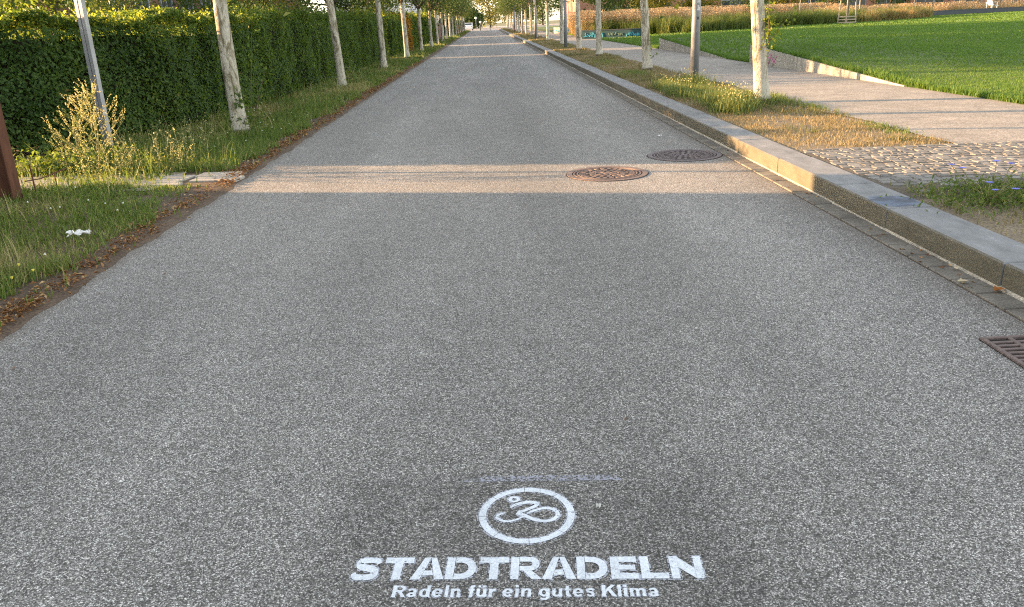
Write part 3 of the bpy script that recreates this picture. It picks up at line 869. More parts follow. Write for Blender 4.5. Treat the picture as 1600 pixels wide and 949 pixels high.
big_tree("garden_tree", (-9.2, 69.5, 0), 2.2, 3.2, 4.6, M_crown, "tall garden tree beyond the second gateway", G1, 60, 110, .18, .15)
big_tree("garden_tree", (-10.5, 84.0, 0), 2.6, 3.2, 4.8, M_crown, "garden tree just before the flat white house", G1, 60, 110, .2, .15)
G2 = "trees in the park on the right"
for (x, y, rx, rz, cz, mt, lb_) in [
        (11.0, 82, 3.0, 3.2, 3.8, M_crown, "dark green park tree behind the left end of the graffiti wall"),
        (14.5, 88, 2.6, 3.0, 3.6, M_crown, "dark bushy park tree behind the graffiti wall"),
        (15.6, 78, 1.7, 2.3, 3.0, M_crownlit, "golden lit tree above the left end of the tall grasses"),
        (18.6, 96, 2.0, 2.6, 3.4, M_crownlit, "golden green tree in front of the brick factory, second from left"),
        (20.2, 80, 2.1, 2.2, 3.2, M_crownlit, "olive crowned tree between the third right trunk and the lamp pole"),
        (28.8, 92, 2.2, 2.0, 3.0, M_crown, "green round tree right of the near lamp pole"),
        (33.5, 94, 2.0, 2.2, 3.4, M_crownlit, "light green park tree beside the nearest right trunk"),
        (40.0, 98, 2.6, 2.6, 3.8, M_crown, "dark park tree before the factory, left of the wooden tree frame"),
        (47.0, 98, 2.8, 2.8, 3.8, M_crown, "dark park tree behind the wooden tree frame"),
        (56.0, 102, 3.0, 2.8, 4.0, M_crown, "dark park tree right of the wooden tree frame")]:
    big_tree("park_tree", (x, y, .1), rx, rz, cz, mt, lb_, G2, 50, 100, .2, .13, sr=.45)
big_tree("sapling", (18.5, 57.8, .2), .8, .9, 1.9, M_crown, "small multi-stemmed tree in the tall grass right of the lamp pole", G2, 22, 60, .09, .045, sr=.22)
big_tree("park_tree", (26.6, 62.0, .1), 1.6, 1.4, 4.4, M_crown, "young tree held by the slatted wooden frame", G2, 30, 90, .13, .07, sr=.35)
G3 = "far trees closing the end of the street"
for (x, y, rx, rz, cz, lb_) in [(1.5, 232, 6.5, 6.0, 6.6, "pale golden tree in the middle of the street's far end"),
                                (-10, 205, 4.5, 4.6, 5.0, "dark tree left of the pale golden tree at the far end"),
                                (10, 236, 6, 6, 6.5, "yellow green tree right of the pale golden tree at the far end"),
                                (-4.0, 216, 3.2, 2.0, 2.4, "low dark bush at the left of the far street end"),
                                (17, 250, 7, 7, 8, "big far tree behind the right row's last trees"),
                                (-22, 225, 8, 8, 9, "big far tree behind the left row's last trees"),
                                (30, 190, 6, 6, 7, "far tree over the right park edge, nearest the street"),
                                (48, 200, 7, 6, 7, "second far tree over the right park edge"),
                                (68, 190, 8, 6, 7, "third far tree over the right park edge"),
                                (92, 200, 8, 6, 7, "fourth far tree over the right park edge"),
                                (-45, 190, 9, 7, 8, "far tree behind the left gardens"),
                                (-70, 160, 9, 7, 8, "outermost far tree behind the left gardens")]:
    big_tree("far_tree", (x, y, 0), rx, rz, cz, M_crownfar if -5 < x < 12 and y > 230 else M_crown, lb_, G3, 60, 80, .6, .3, sr=1.1)

# ================================================================== GRASS AND LITTER (stuff)
def scatter(n, x0, x1, y0, y1, pw=1.0):
    x = x0 + (x1 - x0) * rng.random(n); y = y0 + (y1 - y0) * rng.random(n) ** pw
    return x, y
def verge_left():
    Ps = []; H = []; W = []; Rr = []
    for (y0, y1, dens, w, hh) in ((1.5, 7.5, 4600, .007, .082), (7.5, 14, 3500, .009, .10), (14, 26, 1800, .012, .11), (26, 50, 700, .02, .12), (50, 162, 160, .05, .13)):
        n = int(dens * (y1 - y0) * 2.9)
        x, y = scatter(n, -5.6, -2.62, y0, y1)
        # litter-covered earth next to the asphalt
        edge = -2.66 - .26 * vnoise(y * 1.7, y * 0, 4) - .14 * vnoise(y * 6, y * 0, 8)
        keep = (x < edge) & (rng.random(n) < np.clip((edge - x) * 9 + .25, 0, 1)) | (rng.random(n) < .015)
        # entrance path and pavers stay bare
        pc = 8.55 + (-x - 3.35) * .10
        onp = (np.abs(y - pc - 0.03) < .40) & (x < -2.6) 
        keep &= ~(onp & (rng.random(n) < np.where(x > -3.45, .985, .80)))
        # thin under the hedge
        keep &= ~((x < -4.3) & (y > 15) & (rng.random(n) < .7))
        x, y = x[keep], y[keep]
        nn = vnoise(x * 2.3, y * 1.6, 1); n2 = vnoise(x * .9, y * .7, 6)
        bare = vnoise(x * 1.6 + 9, y * 1.6, 12)
        k2 = rng.random(len(x)) < np.clip(.12 + 1.25 * bare, 0, 1)
        x, y, nn, n2 = x[k2], y[k2], nn[k2], n2[k2]
        h = hh * (.45 + .9 * rng.random(len(x))) * (.55 + .9 * nn)
        h = np.where(rng.random(len(x)) < .025, h * 2.6, h) * np.where((y > 7.4) & (y < 8.2) & (x > -3.6), .55, 1)
        P = np.stack([x, y, np.full(len(x), .01)], 1)
        Ps.append(P); H.append(h); W.append(np.full(len(x), w) * (.6 + .8 * rng.random(len(x))))
        dryp = np.clip((vnoise(x * 1.5 + 5, y * 1.1, 61) - .5) * 3, 0, 1)
        Rr.append(np.clip(.15 + .5 * rng.random(len(x)) + .38 * dryp + .45 * (n2 - .35) + (rng.random(len(x)) < .16) * .45, 0, 1))
    P = np.concatenate(Ps)
    tag(blade_mesh("grass", P, np.concatenate(H), np.concatenate(W), M_grass, None, np.concatenate(Rr), .5),
        "green verge grass with dry stalks between the hedge and the asphalt", "grass", None, "stuff")
verge_left()

def verge_right():
    Ps = []; H = []; W = []; Rr = []
    for (y0, y1, dens, w, hh) in ((4.0, 7.7, 900, .006, .04), (7.5, 13, 3600, .005, .034), (13, 24, 1900, .009, .045), (24, 60, 500, .022, .055), (60, 162, 100, .05, .08)):
        n = int(dens * (y1 - y0) * 1.65)
        x, y = scatter(n, 2.99, 4.62, y0, y1)
        keep = np.ones(n, bool)
        if y0 < 5: keep &= (y < 5.75 + .35 * vnoise(x * 4, x * 0, 3)) & ((rng.random(n) < vnoise(x * 5, y * 5, 2)))
        keep &= rng.random(n) < np.clip((4.50 + .14 * vnoise(y * 1.5, y * 0, 41) - x) * 7, 0, 1)
        if 7 <= y0 < 8: keep &= rng.random(n) < np.clip((y - 7.55 - .35 * vnoise(x * 2.5, x * 0, 42)) * 3.5, .03, 1)
        bare = vnoise(x * 2.2, y * 1.5, 21)
        keep &= rng.random(n) < np.clip(-.05 + 1.35 * bare, .05, 1)
        x, y = x[keep], y[keep]
        green = vnoise(x * 1.7 + 3, y * 1.1, 31)
        gcl = (green > .62)
        h = hh * (.5 + rng.random(len(x))) * np.where(gcl, 1.8, 1.0)
        Ps.append(np.stack([x, y, np.full(len(x), .142)], 1)); H.append(h); W.append(np.full(len(x), w) * (.6 + .8 * rng.random(len(x))))
        Rr.append(np.clip(np.where(gcl, .02, .38) + .55 * rng.random(len(x)), 0, 1))
    tag(blade_mesh("grass", np.concatenate(Ps), np.concatenate(H), np.concatenate(W), M_drygrass, None, np.concatenate(Rr), .9),
        "dry straw coloured grass on the verge between kerb and footpath", "grass", None, "stuff")
verge_right()

def lawn_blades():
    Ps = []; H = []; W = []
    for (y0, y1, x1, dens, w, hh) in ((9, 16, 14, 1900, .008, .036), (16, 26, 22, 620, .015, .042), (26, 52, 34, 110, .04, .07), (52, 92, 62, 30, .09, .08)):
        n = int(dens * (y1 - y0) * (x1 - 7.1))
        x, y = scatter(n, 7.12, x1, y0, y1)
        # only inside the wedge the photo could see
        k = (x < 1.0 + .68 * y + 1.5) | (x < 8)
        x, y = x[k], y[k]
        z = np.array([lawn_z(a, b) for a, b in zip(x, y)]) - .004
        nn = vnoise(x * 1.1, y * .8, 3)
        Ps.append(np.stack([x, y, z], 1)); H.append(hh * (.5 + .8 * rng.random(len(x))) * (.7 + .6 * nn)); W.append(np.full(len(x), w))
    # fringe hanging over the wall and rough edge at the path
    n = 20000
    y = 9 + 45 * rng.random(n) ** 1.6; x = 7.02 + .22 * rng.random(n)
    z = np.array([lawn_z(7.1, b) for b in y])
    Ps.append(np.stack([x, y, z - .02], 1)); H.append(.05 + .13 * rng.random(n) * (.2 + vnoise(y * 1.7, y * 0, 5))); W.append(np.full(n, .016))
    P = np.concatenate(Ps)
    r = np.clip(.35 * rng.random(len(P)) + .45 * vnoise(P[:, 0] * .8, P[:, 1] * .35, 14) + .3 * vnoise(P[:, 0] * 3, P[:, 1] * 1.5, 15), 0, 1)
    tag(blade_mesh("lawn_grass", P, np.concatenate(H), np.concatenate(W), M_lawn, None, r, .6),
        "bright green mown lawn beyond the concrete retaining walls", "grass", None, "stuff")
lawn_blades()

def litter():
    n = 15000
    y = 1.5 + 34 * rng.random(n) ** 1.7
    e = vnoise(y * 2.2, y * 0, 4) * .13 + vnoise(y * 7, y * 0, 8) * .10
    x = -2.585 - np.abs(rng.normal(size=n)) * .12 - .05 * (vnoise(y * 3.3, y * 0, 19)) - e * rng.random(n) + .02
    m = rng.random(n) < .04; x = np.where(m, x + .16 * rng.random(n), x)
    keep = rng.random(n) < np.clip(2.2 * vnoise(y * 1.4, y * 0, 51) * vnoise(y * 4.5, y * 0 + x * 6, 52) + .12, 0, 1)
    x, y = x[keep], y[keep]; n = len(x)
    P = np.stack([x, y, np.full(n, .022) + .012 * rng.random(n)], 1)
    # also loose leaves under the hedge
    n2 = 2600
    y2 = 12.5 + 14 * rng.random(n2); x2 = -4.15 - .5 * rng.random(n2) - .15 * (y2 < 14)
    P = np.concatenate([P, np.stack([x2, y2, np.full(n2, .03) + .03 * rng.random(n2)], 1)])
    N = rng.normal(size=P.shape) * .35 + np.array([0, 0, 1.])
    tag(leaf_mesh("leaf_litter", P, N, .015 + .04 * rng.random(len(P)) ** 2.2, M_litter, None, None, .42, .4),
        "brown fallen leaves along the left edge of the asphalt", "leaf litter", None, "stuff")
litter()
# dark mulch leaves along the gutter
n = 220
y = 4 + 50 * rng.random(n) ** 1.5
P = np.stack([2.50 + .14 * rng.random(n), y, np.full(n, .016)], 1)
tag(leaf_mesh("gutter_debris", P, rng.normal(size=(n, 3)) * .3 + np.array([0, 0, 1.]), .012 + .02 * rng.random(n), M_litter, None),
    "small crumbs of dead leaves lying in the gutter along the kerb", "leaf litter", None, "stuff")

# crumbs, twigs and single leaves blown over the asphalt
n = 150
x = np.where(rng.random(n) < .6, -2.5 + np.abs(rng.normal(size=n)) * .35, -2.3 + 4.6 * rng.random(n)); y = 2.6 + 20 * rng.random(n)
P = np.stack([x, y, np.full(n, .006)], 1)
tag(leaf_mesh("road_crumbs", P, rng.normal(size=(n, 3)) * .2 + np.array([0, 0, 1.]), .008 + .018 * rng.random(n) ** 2, M_litter, None, rng.random(n) * .8, .4),
    "tiny crumbs of leaves and twigs scattered over the asphalt", "leaf litter", None, "stuff")
# clover and small flowers in the left verge
n = 55
x, y = scatter(n, -4.4, -2.9, 4, 16)
k = np.abs(y - 8.6) > .5; x, y = x[k], y[k]
c = MB()
for a, b in zip(x, y):
    h = random.uniform(.07, .16)
    c.tube([(a, b, h), (a, b, h + .010)], [.008, .005], 6)
tag(c.build("clover_flowers", M_wflower), "small white clover blooms scattered in the left verge grass", "flowers", None, "stuff")
c = MB()
for (a, b) in [(-2.93, 4.75), (-2.88, 4.9), (-2.98, 4.62), (-2.80, 4.25), (-2.9, 4.3), (-3.05, 5.05)]:
    c.tube([(a, b, .10), (a, b, .112)], [.005, .009], 7)
tag(c.build("yellow_flowers", M_yellow), "tiny yellow flowers in the grass at the lower left verge", "flowers", None, "stuff")

# ================================================================== WEEDS
def branchy_weed(loc, h, label, nb=26, seedmat=M_seed, group=None, spike=.17, cat="plant", dens=84):
    root = empty("weed_plant", loc, 0, label, cat, group)
    st = MB(); P = []; LP = []
    main = Vector((.10, 0, h))
    st.tube([(0, 0, 0), tuple(main * .5 + Vector((.02, .02, 0))), tuple(main)], [.008, .006, .002], 5)
    for k in range(nb):
        t = .12 + .86 * k / nb
        base = main * t
        a = random.uniform(0, 2 * PI); ln = (1 - t) * h * .62 + .08
        d = Vector((math.cos(a) * .8, math.sin(a) * .8, .75 + .3 * random.random())).normalized()
        tip = base + d * ln
        st.tube([tuple(base), tuple(base + d * ln * .5 - Vector((0, 0, .02))), tuple(tip)], [.004, .003, .0015], 4)
        for q in range(5):
            s = .3 + .7 * q / 4; pb = base + d * ln * s
            dd = (d + Vector([random.gauss(0, .5) for _ in range(3)]) + Vector((0, 0, .5))).normalized()
            L = spike * random.uniform(.5, 1.0)
            for w in range(dens // 4):
                P.append(tuple(pb + dd * L * random.random() + Vector([random.gauss(0, .0035) for _ in range(3)])))
        for w in range(5):
            LP.append(tuple(base + d * ln * random.random() * .7 + Vector([random.gauss(0, .03) for _ in range(3)])))
    for w in range(160):
        LP.append((random.gauss(0, .12), random.gauss(0, .1), abs(random.gauss(0, .14))))
    st.build("stem", M_weedstem, root)
    P = np.array(P); leaf_mesh("seed_heads", P, rng.normal(size=P.shape), .014, seedmat, root, None, .7)
    LP = np.array(LP); leaf_mesh("leaves", LP, rng.normal(size=LP.shape) + np.array([0, 0, .5]), .03 + .03 * rng.random(len(LP)), M_weed, root, None, .35)
    return root
M_weedstem = simple("weed_stem", (.16, .17, .06), (.26, .24, .09), 20, .8)
branchy_weed((-4.30, 8.95, .0), .92, "tall feathery weed glowing in the sun beside the galvanised post", 24)
branchy_weed((-4.72, 9.35, .0), .62, "smaller feathery weed half hidden behind the tall sunlit one", 14, M_weed)

def thin_weeds():
    st = MB(); P = []; LP = []
    for k in range(120):
        y = random.choice([random.uniform(8.6, 9.9), random.uniform(8.9, 11.5), random.uniform(9.6, 13)])
        x = random.uniform(-4.6, -3.35)
        if abs(y - (8.55 + (-x - 3.35) * .1)) < .35 and x > -3.6: continue
        h = random.uniform(.15, .48); a = random.uniform(0, 6.28); l = random.uniform(.02, .16)
        tip = (x + l * math.cos(a), y + l * math.sin(a), h)
        st.tube([(x, y, 0), (x + .3 * l * math.cos(a), y + .3 * l * math.sin(a), h * .6), tip], [.003, .002, .001], 4)
        for q in range(7):
            t = random.uniform(.55, 1.02)
            P.append((x + t * t * l * math.cos(a) + random.gauss(0, .012), y + t * t * l * math.sin(a) + random.gauss(0, .012), h * t + random.gauss(0, .01)))
        for q in range(14):
            t = random.uniform(.0, .6)
            LP.append((x + random.gauss(0, .03), y + random.gauss(0, .03), .02 + h * t))
    o = st.build("wild_stalks", M_weedstem); tag(o, "thin wild flower stalks with pale seed pods beside the entrance pavers", "weeds", None, "stuff")
    P = np.array(P); leaf_mesh("seed_pods", P, rng.normal(size=P.shape), .02, M_seed, o, None, .7)
    LP = np.array(LP); leaf_mesh("leaves", LP, rng.normal(size=LP.shape) + np.array([0, 0, .5]), .05, M_weed, o, rng.random(len(LP)) * .7, .35)
thin_weeds()
# dark leafy weeds near the rusty post
n = 900
P = np.stack([-4.9 + .35 * rng.normal(size=n), 9.6 + .4 * rng.normal(size=n), .02 + .22 * rng.random(n) ** 1.5], 1)
k = np.abs(P[:, 1] - 8.7) > .42
P = P[k]
tag(leaf_mesh("ground_weeds", P, rng.normal(size=P.shape) * .6 + np.array([0, 0, 1.]), .07, M_leaf, None, .4 + .6 * rng.random(len(P)), .6),
    "broad leaved weeds below the near hedge behind the rusty post", "weeds", None, "stuff")

def verge_weeds():
    P = []; FP = []; H = []; R_ = []
    for (cx, cy, sx, sy, h, n, rr) in [(3.55, 11.9, .20, .30, .27, 1300, .0), (3.35, 11.3, .15, .22, .20, 800, .0), (3.6, 13.2, .32, .9, .15, 800, .3), (3.75, 14.9, .28, .8, .16, 650, .35),
                                       (3.95, 15.9, .2, .3, .24, 600, .4), (3.2, 13.9, .12, .4, .22, 600, .1), (3.3, 15.3, .15, .5, .22, 600, .15), (4.28, 12.1, .14, .25, .12, 500, .3),
                                       (3.45, 19.6, .25, .5, .12, 900, .3), (3.6, 25, .3, .8, .12, 500, .4), (4.5, 11.3, .1, .4, .07, 350, .3), (4.45, 9.0, .1, .4, .05, 350, .3), (4.35, 12.9, .15, .3, .12, 400, .5)]:
        x = cx + sx * rng.normal(size=n) * .8; y = cy + sy * rng.normal(size=n) * .8
        k = (x > 3.0); x, y = x[k], y[k]
        P.append(np.stack([x, y, np.full(len(x), .142)], 1)); H.append(h * (.4 + .8 * rng.random(len(x))))
        R_.append(np.clip(rr * .7 + .55 * rng.random(len(x)) - .15, 0, 1))
        m = int(n * .07) if h > .15 else 0
        for _ in range(m): FP.append((cx + sx * random.gauss(0, .8), cy + sy * random.gauss(0, .8), .142 + h * random.uniform(.85, 1.35)))
    P = np.concatenate(P)
    o = blade_mesh("verge_weeds", P, np.concatenate(H), .010, M_weed, None, np.concatenate(R_) * .75, .5)
    tag(o, "clumps of green and yellow flowering weeds between the lamp pole and the nearest right tree", "weeds", None, "stuff")
    FP = np.array([p for p in FP if p[0] > 3.0])
    leaf_mesh("blossoms", FP, rng.normal(size=FP.shape), .022, M_seed, o, None, .9)
verge_weeds()

def chicory(loc, label, flowers, seed):
    random.seed(seed)
    root = empty("chicory_plant", loc, 0, label, "flower", "blue flowering weeds behind the kerb")
    st = MB(); LP = []
    for (fx, fy, fz) in flowers:
        st.tube([(fx * .3, fy * .3, 0), (fx * .8, fy * .8, fz * .6), (fx, fy, fz)], [.004, .003, .002], 4)
    for _ in range(14):
        a = random.uniform(0, 6.28); l = random.uniform(.05, .2)
        st.tube([(0, 0, 0), (l * .5 * math.cos(a), l * .5 * math.sin(a), l * .6), (l * math.cos(a), l * math.sin(a), l * .9)], [.003, .0025, .001], 4)
    for _ in range(480):
        LP.append((random.gauss(0, .22), random.gauss(0, .12), .01 + abs(random.gauss(0, .05))))
    st.build("stem", M_weedstem, root)
    LP = np.array(LP); leaf_mesh("leaves", LP, rng.normal(size=LP.shape) + np.array([0, 0, .6]), .045 * (.6 + .6 * rng.random(len(LP))), M_grass, root, rng.random(len(LP)) * .85, .3)
    for (fx, fy, fz) in flowers:
        f = MB()
        for q in range(12):
            a = 2 * PI * q / 12; c, s = math.cos(a), math.sin(a); w = .0085
            f.add([(fx, fy, fz), (fx + .012 * c - w * s, fy + .012 * s + w * c, fz + .006), (fx + .030 * c, fy + .030 * s, fz + .010), (fx + .012 * c + w * s, fy + .012 * s - w * c, fz + .006)], [(0, 1, 2, 3)])
        f.build("flower", M_blue, root)
chicory((3.62, 5.66, .145), "chicory plant with two pale violet flowers against the cobbles", [(.05, .10, .20), (.12, .04, .19), (-.22, .06, .17), (-.28, .1, .19)], 3)
chicory((3.36, 5.30, .145), "chicory plant with dark blue flowers next to the kerb's paint splash", [(-.02, -.02, .15), (-.01, -.08, .11), (.10, -.12, .12)], 5)
chicory((3.78, 5.28, .145), "chicory plant at the right picture edge behind the kerb", [(-.08, .04, .16), (.05, .02, .16), (.03, .28, .2)], 8)
random.seed(99)
n = 2600
x = 3.05 + 1.6 * rng.random(n); y = 4.6 + 1.35 * rng.random(n)
k = rng.random(n) < np.clip(vnoise(x * 3.2, y * 3.2, 77) * 1.5 - .45 + .8 * (np.abs(y - 5.6) < .3), 0, 1)
k &= rng.random(n) < .6
P = np.stack([x[k], y[k], np.full(k.sum(), .139)], 1)
tag(blade_mesh("corner_weeds", P, .03 + .07 * rng.random(len(P)), .008, M_grass, None, rng.random(len(P)), .9),
    "low straggling weeds on the bare soil behind the kerb around the chicory", "weeds", None, "stuff")

# ================================================================== TALL ORNAMENTAL GRASSES
def bed(front, back, n_cl, hgt, per, label, name, mat, r0=0, w=.05, plume=None, seed=1, spread=.45):
    """front/back: polylines (x,y); clumps between"""
    t = rng.random(n_cl); u = rng.random(n_cl) ** .9
    fx = np.interp(t, np.linspace(0, 1, len(front)), [p[0] for p in front]); fy = np.interp(t, np.linspace(0, 1, len(front)), [p[1] for p in front])
    bx = np.interp(t, np.linspace(0, 1, len(back)), [p[0] for p in back]); by = np.interp(t, np.linspace(0, 1, len(back)), [p[1] for p in back])
    cx = fx + (bx - fx) * u; cy = fy + (by - fy) * u
    hh = hgt * (.45 + .65 * rng.random(n_cl)); rr = np.clip(r0 + .5 * rng.random(n_cl), 0, 1)
    P = np.stack([np.repeat(cx, per) + rng.normal(size=n_cl * per) * spread * .35, np.repeat(cy, per) + rng.normal(size=n_cl * per) * spread * .35, np.full(n_cl * per, .12)], 1)
    H = np.repeat(hh, per) * (.6 + .5 * rng.random(len(P)))
    o = blade_mesh(name, P, H, w, mat, None, np.clip(np.repeat(rr, per) + .4 * rng.random(len(P)), 0, 1), .45)
    tag(o, label, "ornamental grass", None, "stuff")
    if plume:
        m = int(n_cl * plume)
        i = rng.integers(0, n_cl, m)
        base = np.stack([cx[i] + rng.normal(size=m) * spread * .6, cy[i] + rng.normal(size=m) * spread * .6, hh[i] * .75 + .12], 1)
        k = 7
        Q = (base[:, None, :] + np.stack([rng.normal(size=(m, k)) * .04, rng.normal(size=(m, k)) * .04, np.linspace(0, .6, k)[None, :] + 0 * base[:, :1]], 2)).reshape(-1, 3)
        leaf_mesh("plumes", Q, rng.normal(size=Q.shape), .12, M_plume, o, None, .4)
    return o
bed([(7.2, 59.5), (11.0, 57.0), (13.9, 54.5), (17, 57), (21.5, 61.5), (25, 62.5), (40, 76)], [(7.6, 63), (11, 61), (15, 59), (19, 62), (24, 66), (28, 67), (42, 80)], 360, 1.35, 150,
    "low green mounds of ornamental grass along the back edge of the lawn", "sedge_bed", M_sedge, .1, .03, spread=.6)
bed([(6.8, 60), (11, 58), (15, 60), (19, 64), (23, 70)], [(8, 78), (14, 76), (22, 80), (30, 84), (38, 88)], 620, 1.5, 60,
    "tall straw coloured plume grasses in front of the brick factory", "plume_grass_bed", M_mixgrass, .15, .03, plume=34, spread=.6)
bed([(26, 67), (30, 70), (36, 76), (48, 86)], [(36, 88), (44, 92), (52, 98), (70, 104)], 420, 1.05, 70,
    "mixed tan and green grass mounds behind the wooden tree frame", "mixed_grass_bed", M_mixgrass, .1, .04, plume=12)
bed([(28.0, 63.2), (33, 68), (38.5, 73.5)], [(30, 66), (35, 71), (40, 76)], 110, 1.15, 150,
    "rounded tan and green grass mounds right of the wooden tree frame", "rounded_grass_bed", M_mixgrass, .0, .035)
bed([(40, 100), (60, 100), (90, 100)], [(40, 106), (60, 106), (90, 106)], 200, 1.4, 60,
    "far strip of tan grasses above the dark bench wall", "far_grass_bed", M_plume, .2, .06)

# ================================================================== PARK OBJECTS
# retaining walls
def wedge_wall(y0, y1, h, label):
    root = MB()
    V = [(7.0, y0, .05), (7.13, y0, .05), (7.13, y1, .05), (7.0, y1, .05), (7.0, y0, .165), (7.13, y0, .165), (7.13, y1, .15 + h), (7.0, y1, .15 + h)]
    root.add(V, [(3, 2, 1, 0), (4, 5, 6, 7), (0, 1, 5, 4), (1, 2, 6, 5), (2, 3, 7, 6), (3, 0, 4, 7)])
    o = root.build("retaining_wall", M_concrete)
    return tag(o, label, "wall", "wedge shaped concrete walls between footpath and lawn")
w1 = empty("retaining_wall", (7.0, 13.8, 0), 0, "near wedge shaped concrete wall with dark streaks and a pink scrawl", "wall", "wedge shaped concrete walls between footpath and lawn")
def wedge_part(parent, ox, oy, y0, y1, h):
    m = MB()
    n = 14; V = []; F = []
    for i in range(n + 1):
        t = i / n; yy = y0 + (y1 - y0) * t - oy; hz = .162 + h * t
        V += [(7.0 - ox, yy, .05), (7.0 - ox, yy, hz), (7.13 - ox, yy, hz), (7.13 - ox, yy, .05)]
    for i in range(n):
        for k in range(4): F.append((4 * i + k, 4 * i + (k + 1) % 4, 4 * i + 4 + (k + 1) % 4, 4 * i + 4 + k))
    F += [(3, 2, 1, 0), tuple(4 * n + k for k in range(4))]
    m.add(V, F); return m.build("wall_body", M_concrete, parent)
wedge_part(w1, 7.0, 13.8, 13.8, 22.2, .45)
g = MB()
for (a, b, c_, d) in [(6.9, .18, 6.65, .42), (6.45, .2, 6.75, .42), (6.3, .4, 6.5, .2), (7.1, .36, 6.7, .33), (6.55, .34, 6.35, .22)]:
    g.tube([(-.006, a, b), (-.006, c_, d)], .012, 5)
g.build("pink_scrawl", M_pinkspray, w1)
w2 = empty("retaining_wall", (7.0, 24.5, 0), 0, "far wedge shaped concrete wall behind the lamp pole", "wall", "wedge shaped concrete walls between footpath and lawn")
wedge_part(w2, 7.0, 24.5, 24.5, 34.0, .40)

# graffiti wall
def gwall(p0, p1, h, t, mat, label):
    p0 = Vector((*p0, .1)); p1 = Vector((*p1, .1)); L = (p1 - p0).length; a = math.atan2(p1.y - p0.y, p1.x - p0.x)
    root = empty("low_wall", tuple(p0), a, label, "wall")
    m = MB(); m.box(0, L, 0, t, 0, h); m.build("wall_body", mat, root)
    c = MB(); c.box(-.02, L + .02, -.02, t + .02, h + .002, h + .05); c.build("coping", M_concrete if mat is M_concrete else M_darkwall, root)
    return root, L
def scrawl(L0, L1, z0, z1, n, r, parent, mat, name="graffiti_tag"):
    m = MB(); x = L0; dx = (L1 - L0) / n
    for k in range(n):
        pts = [(x + dx * random.uniform(-.1, .3), -.012, random.uniform(z0, z1)) for _ in range(2)] + [(x + dx * random.uniform(.3, 1.1), -.012, random.uniform(z0, z1)) for _ in range(3)]
        m.tube(pts, r, 5); x += dx
    m.build(name, mat, parent)
gw, L = gwall((6.3, 55.2), (10.0, 53.6), .55, .3, M_tealwall, "low dark teal wall covered in blue graffiti behind the third right tree")
scrawl(.15, 1.5, .12, .45, 9, .03, gw, M_graff1); scrawl(1.8, 2.7, .18, .42, 8, .02, gw, M_graff2); scrawl(3.0, 3.8, .1, .42, 7, .03, gw, M_graff1)
gw2, L = gwall((6.6, 83), (9.6, 77), .55, .3, M_concrete, "farther pale low wall with turquoise scrawl beyond the second lamp pole")
scrawl(.4, 3.5, .12, .42, 8, .04, gw2, M_graff1)
bw, L = gwall((41.5, 81), (66, 92.5), .62, .45, M_darkwall, "long dark grey bench wall at the back of the lawn under the white deck chair")

# white deck chair standing on the bench wall
def deck_chair(loc, rz):
    root = empty("deck_chair", loc, rz, "white slatted deck chair standing on the dark bench wall", "chair")
    s = MB()
    for k in range(7): s.box(.0 + k * .11, .09 + k * .11, -.3, .3, .30 - k * .022, .33 - k * .022)
    s.build("seat", M_white, root)
    b = MB()
    for k in range(6):
        y0 = -.3 + k * .102
        M = Matrix.Translation((0, 0, .28)) @ Matrix.Rotation(math.radians(-28), 4, 'Y')
        b.box(-.02, .02, y0, y0 + .085, 0, .85, M)
    b.build("backrest", M_white, root)
    for y0 in (-.36, .32):
        a = MB(); a.box(-.25, .5, y0, y0 + .1, .55, .58); a.build("armrest", M_white, root)
        for x0 in (.42, -.2):
            l = MB(); l.box(x0, x0 + .08, y0 + .02, y0 + .06, 0, .548); l.build("leg", M_white, root)
    return root
deck_chair((51.6, 85.95, .77), math.radians(15))

# wooden tree frame
def tree_frame():
    root = empty("tree_frame", (26.6, 62.0, .1), .3, "wooden slatted frame on leaning posts around a young tree trunk", "tree guard")
    top = []
    for (a, b) in ((-.45, -.45), (.45, -.45), (.45, .45), (-.45, .45)):
        p = MB(); p.tube([(a, b, 0), (a * .78, b * .78, 1.85)], .045, 8); p.build("post", M_wood, root)
    for z in (.25, .45, .65):
        k = .45 * (1 - .22 * z / 1.85)
        for q in range(4):
            s = MB(); M = Matrix.Rotation(q * PI / 2, 4, 'Z')
            s.box(-k, k, -k - .06, -k - .035, z, z + .08, M); s.build("slat", M_wood, root)
    c = MB(); c.box(-.5, .5, -.5, .5, 1.86, 1.98, None, .04); c.build("cap", M_wood, root)
tree_frame()
# thin stakes in the beds
stk = empty("stake", (0, 0, 0))
s = MB(); s.tube([(0, 0, 0), (.02, 0, 2.6)], .04, 6); s.build("shaft", M_wood, stk)
SG = "thin wooden tree stakes in the grass beds"
SL = ["thin wooden stake right of the nearest right tree", "second thin stake right of the nearest right tree", "thin stake midway between the nearest right tree and the wooden frame",
      "thin stake just left of the wooden tree frame", "pale thin stake at the end of the bench wall", "thin stake beyond the pale one"]
for i, (x, y) in enumerate([(26.2, 70.5), (28.2, 73.5), (31, 70), (34.5, 82), (38.6, 76), (52, 98)]):
    o = stk if i == 0 else stk.copy()
    if i > 0:
        COL.objects.link(o); ch = stk.children[0].copy(); COL.objects.link(ch); ch.parent = o
    o.location = (x, y, .1); tag(o, SL[i], "stake", SG)

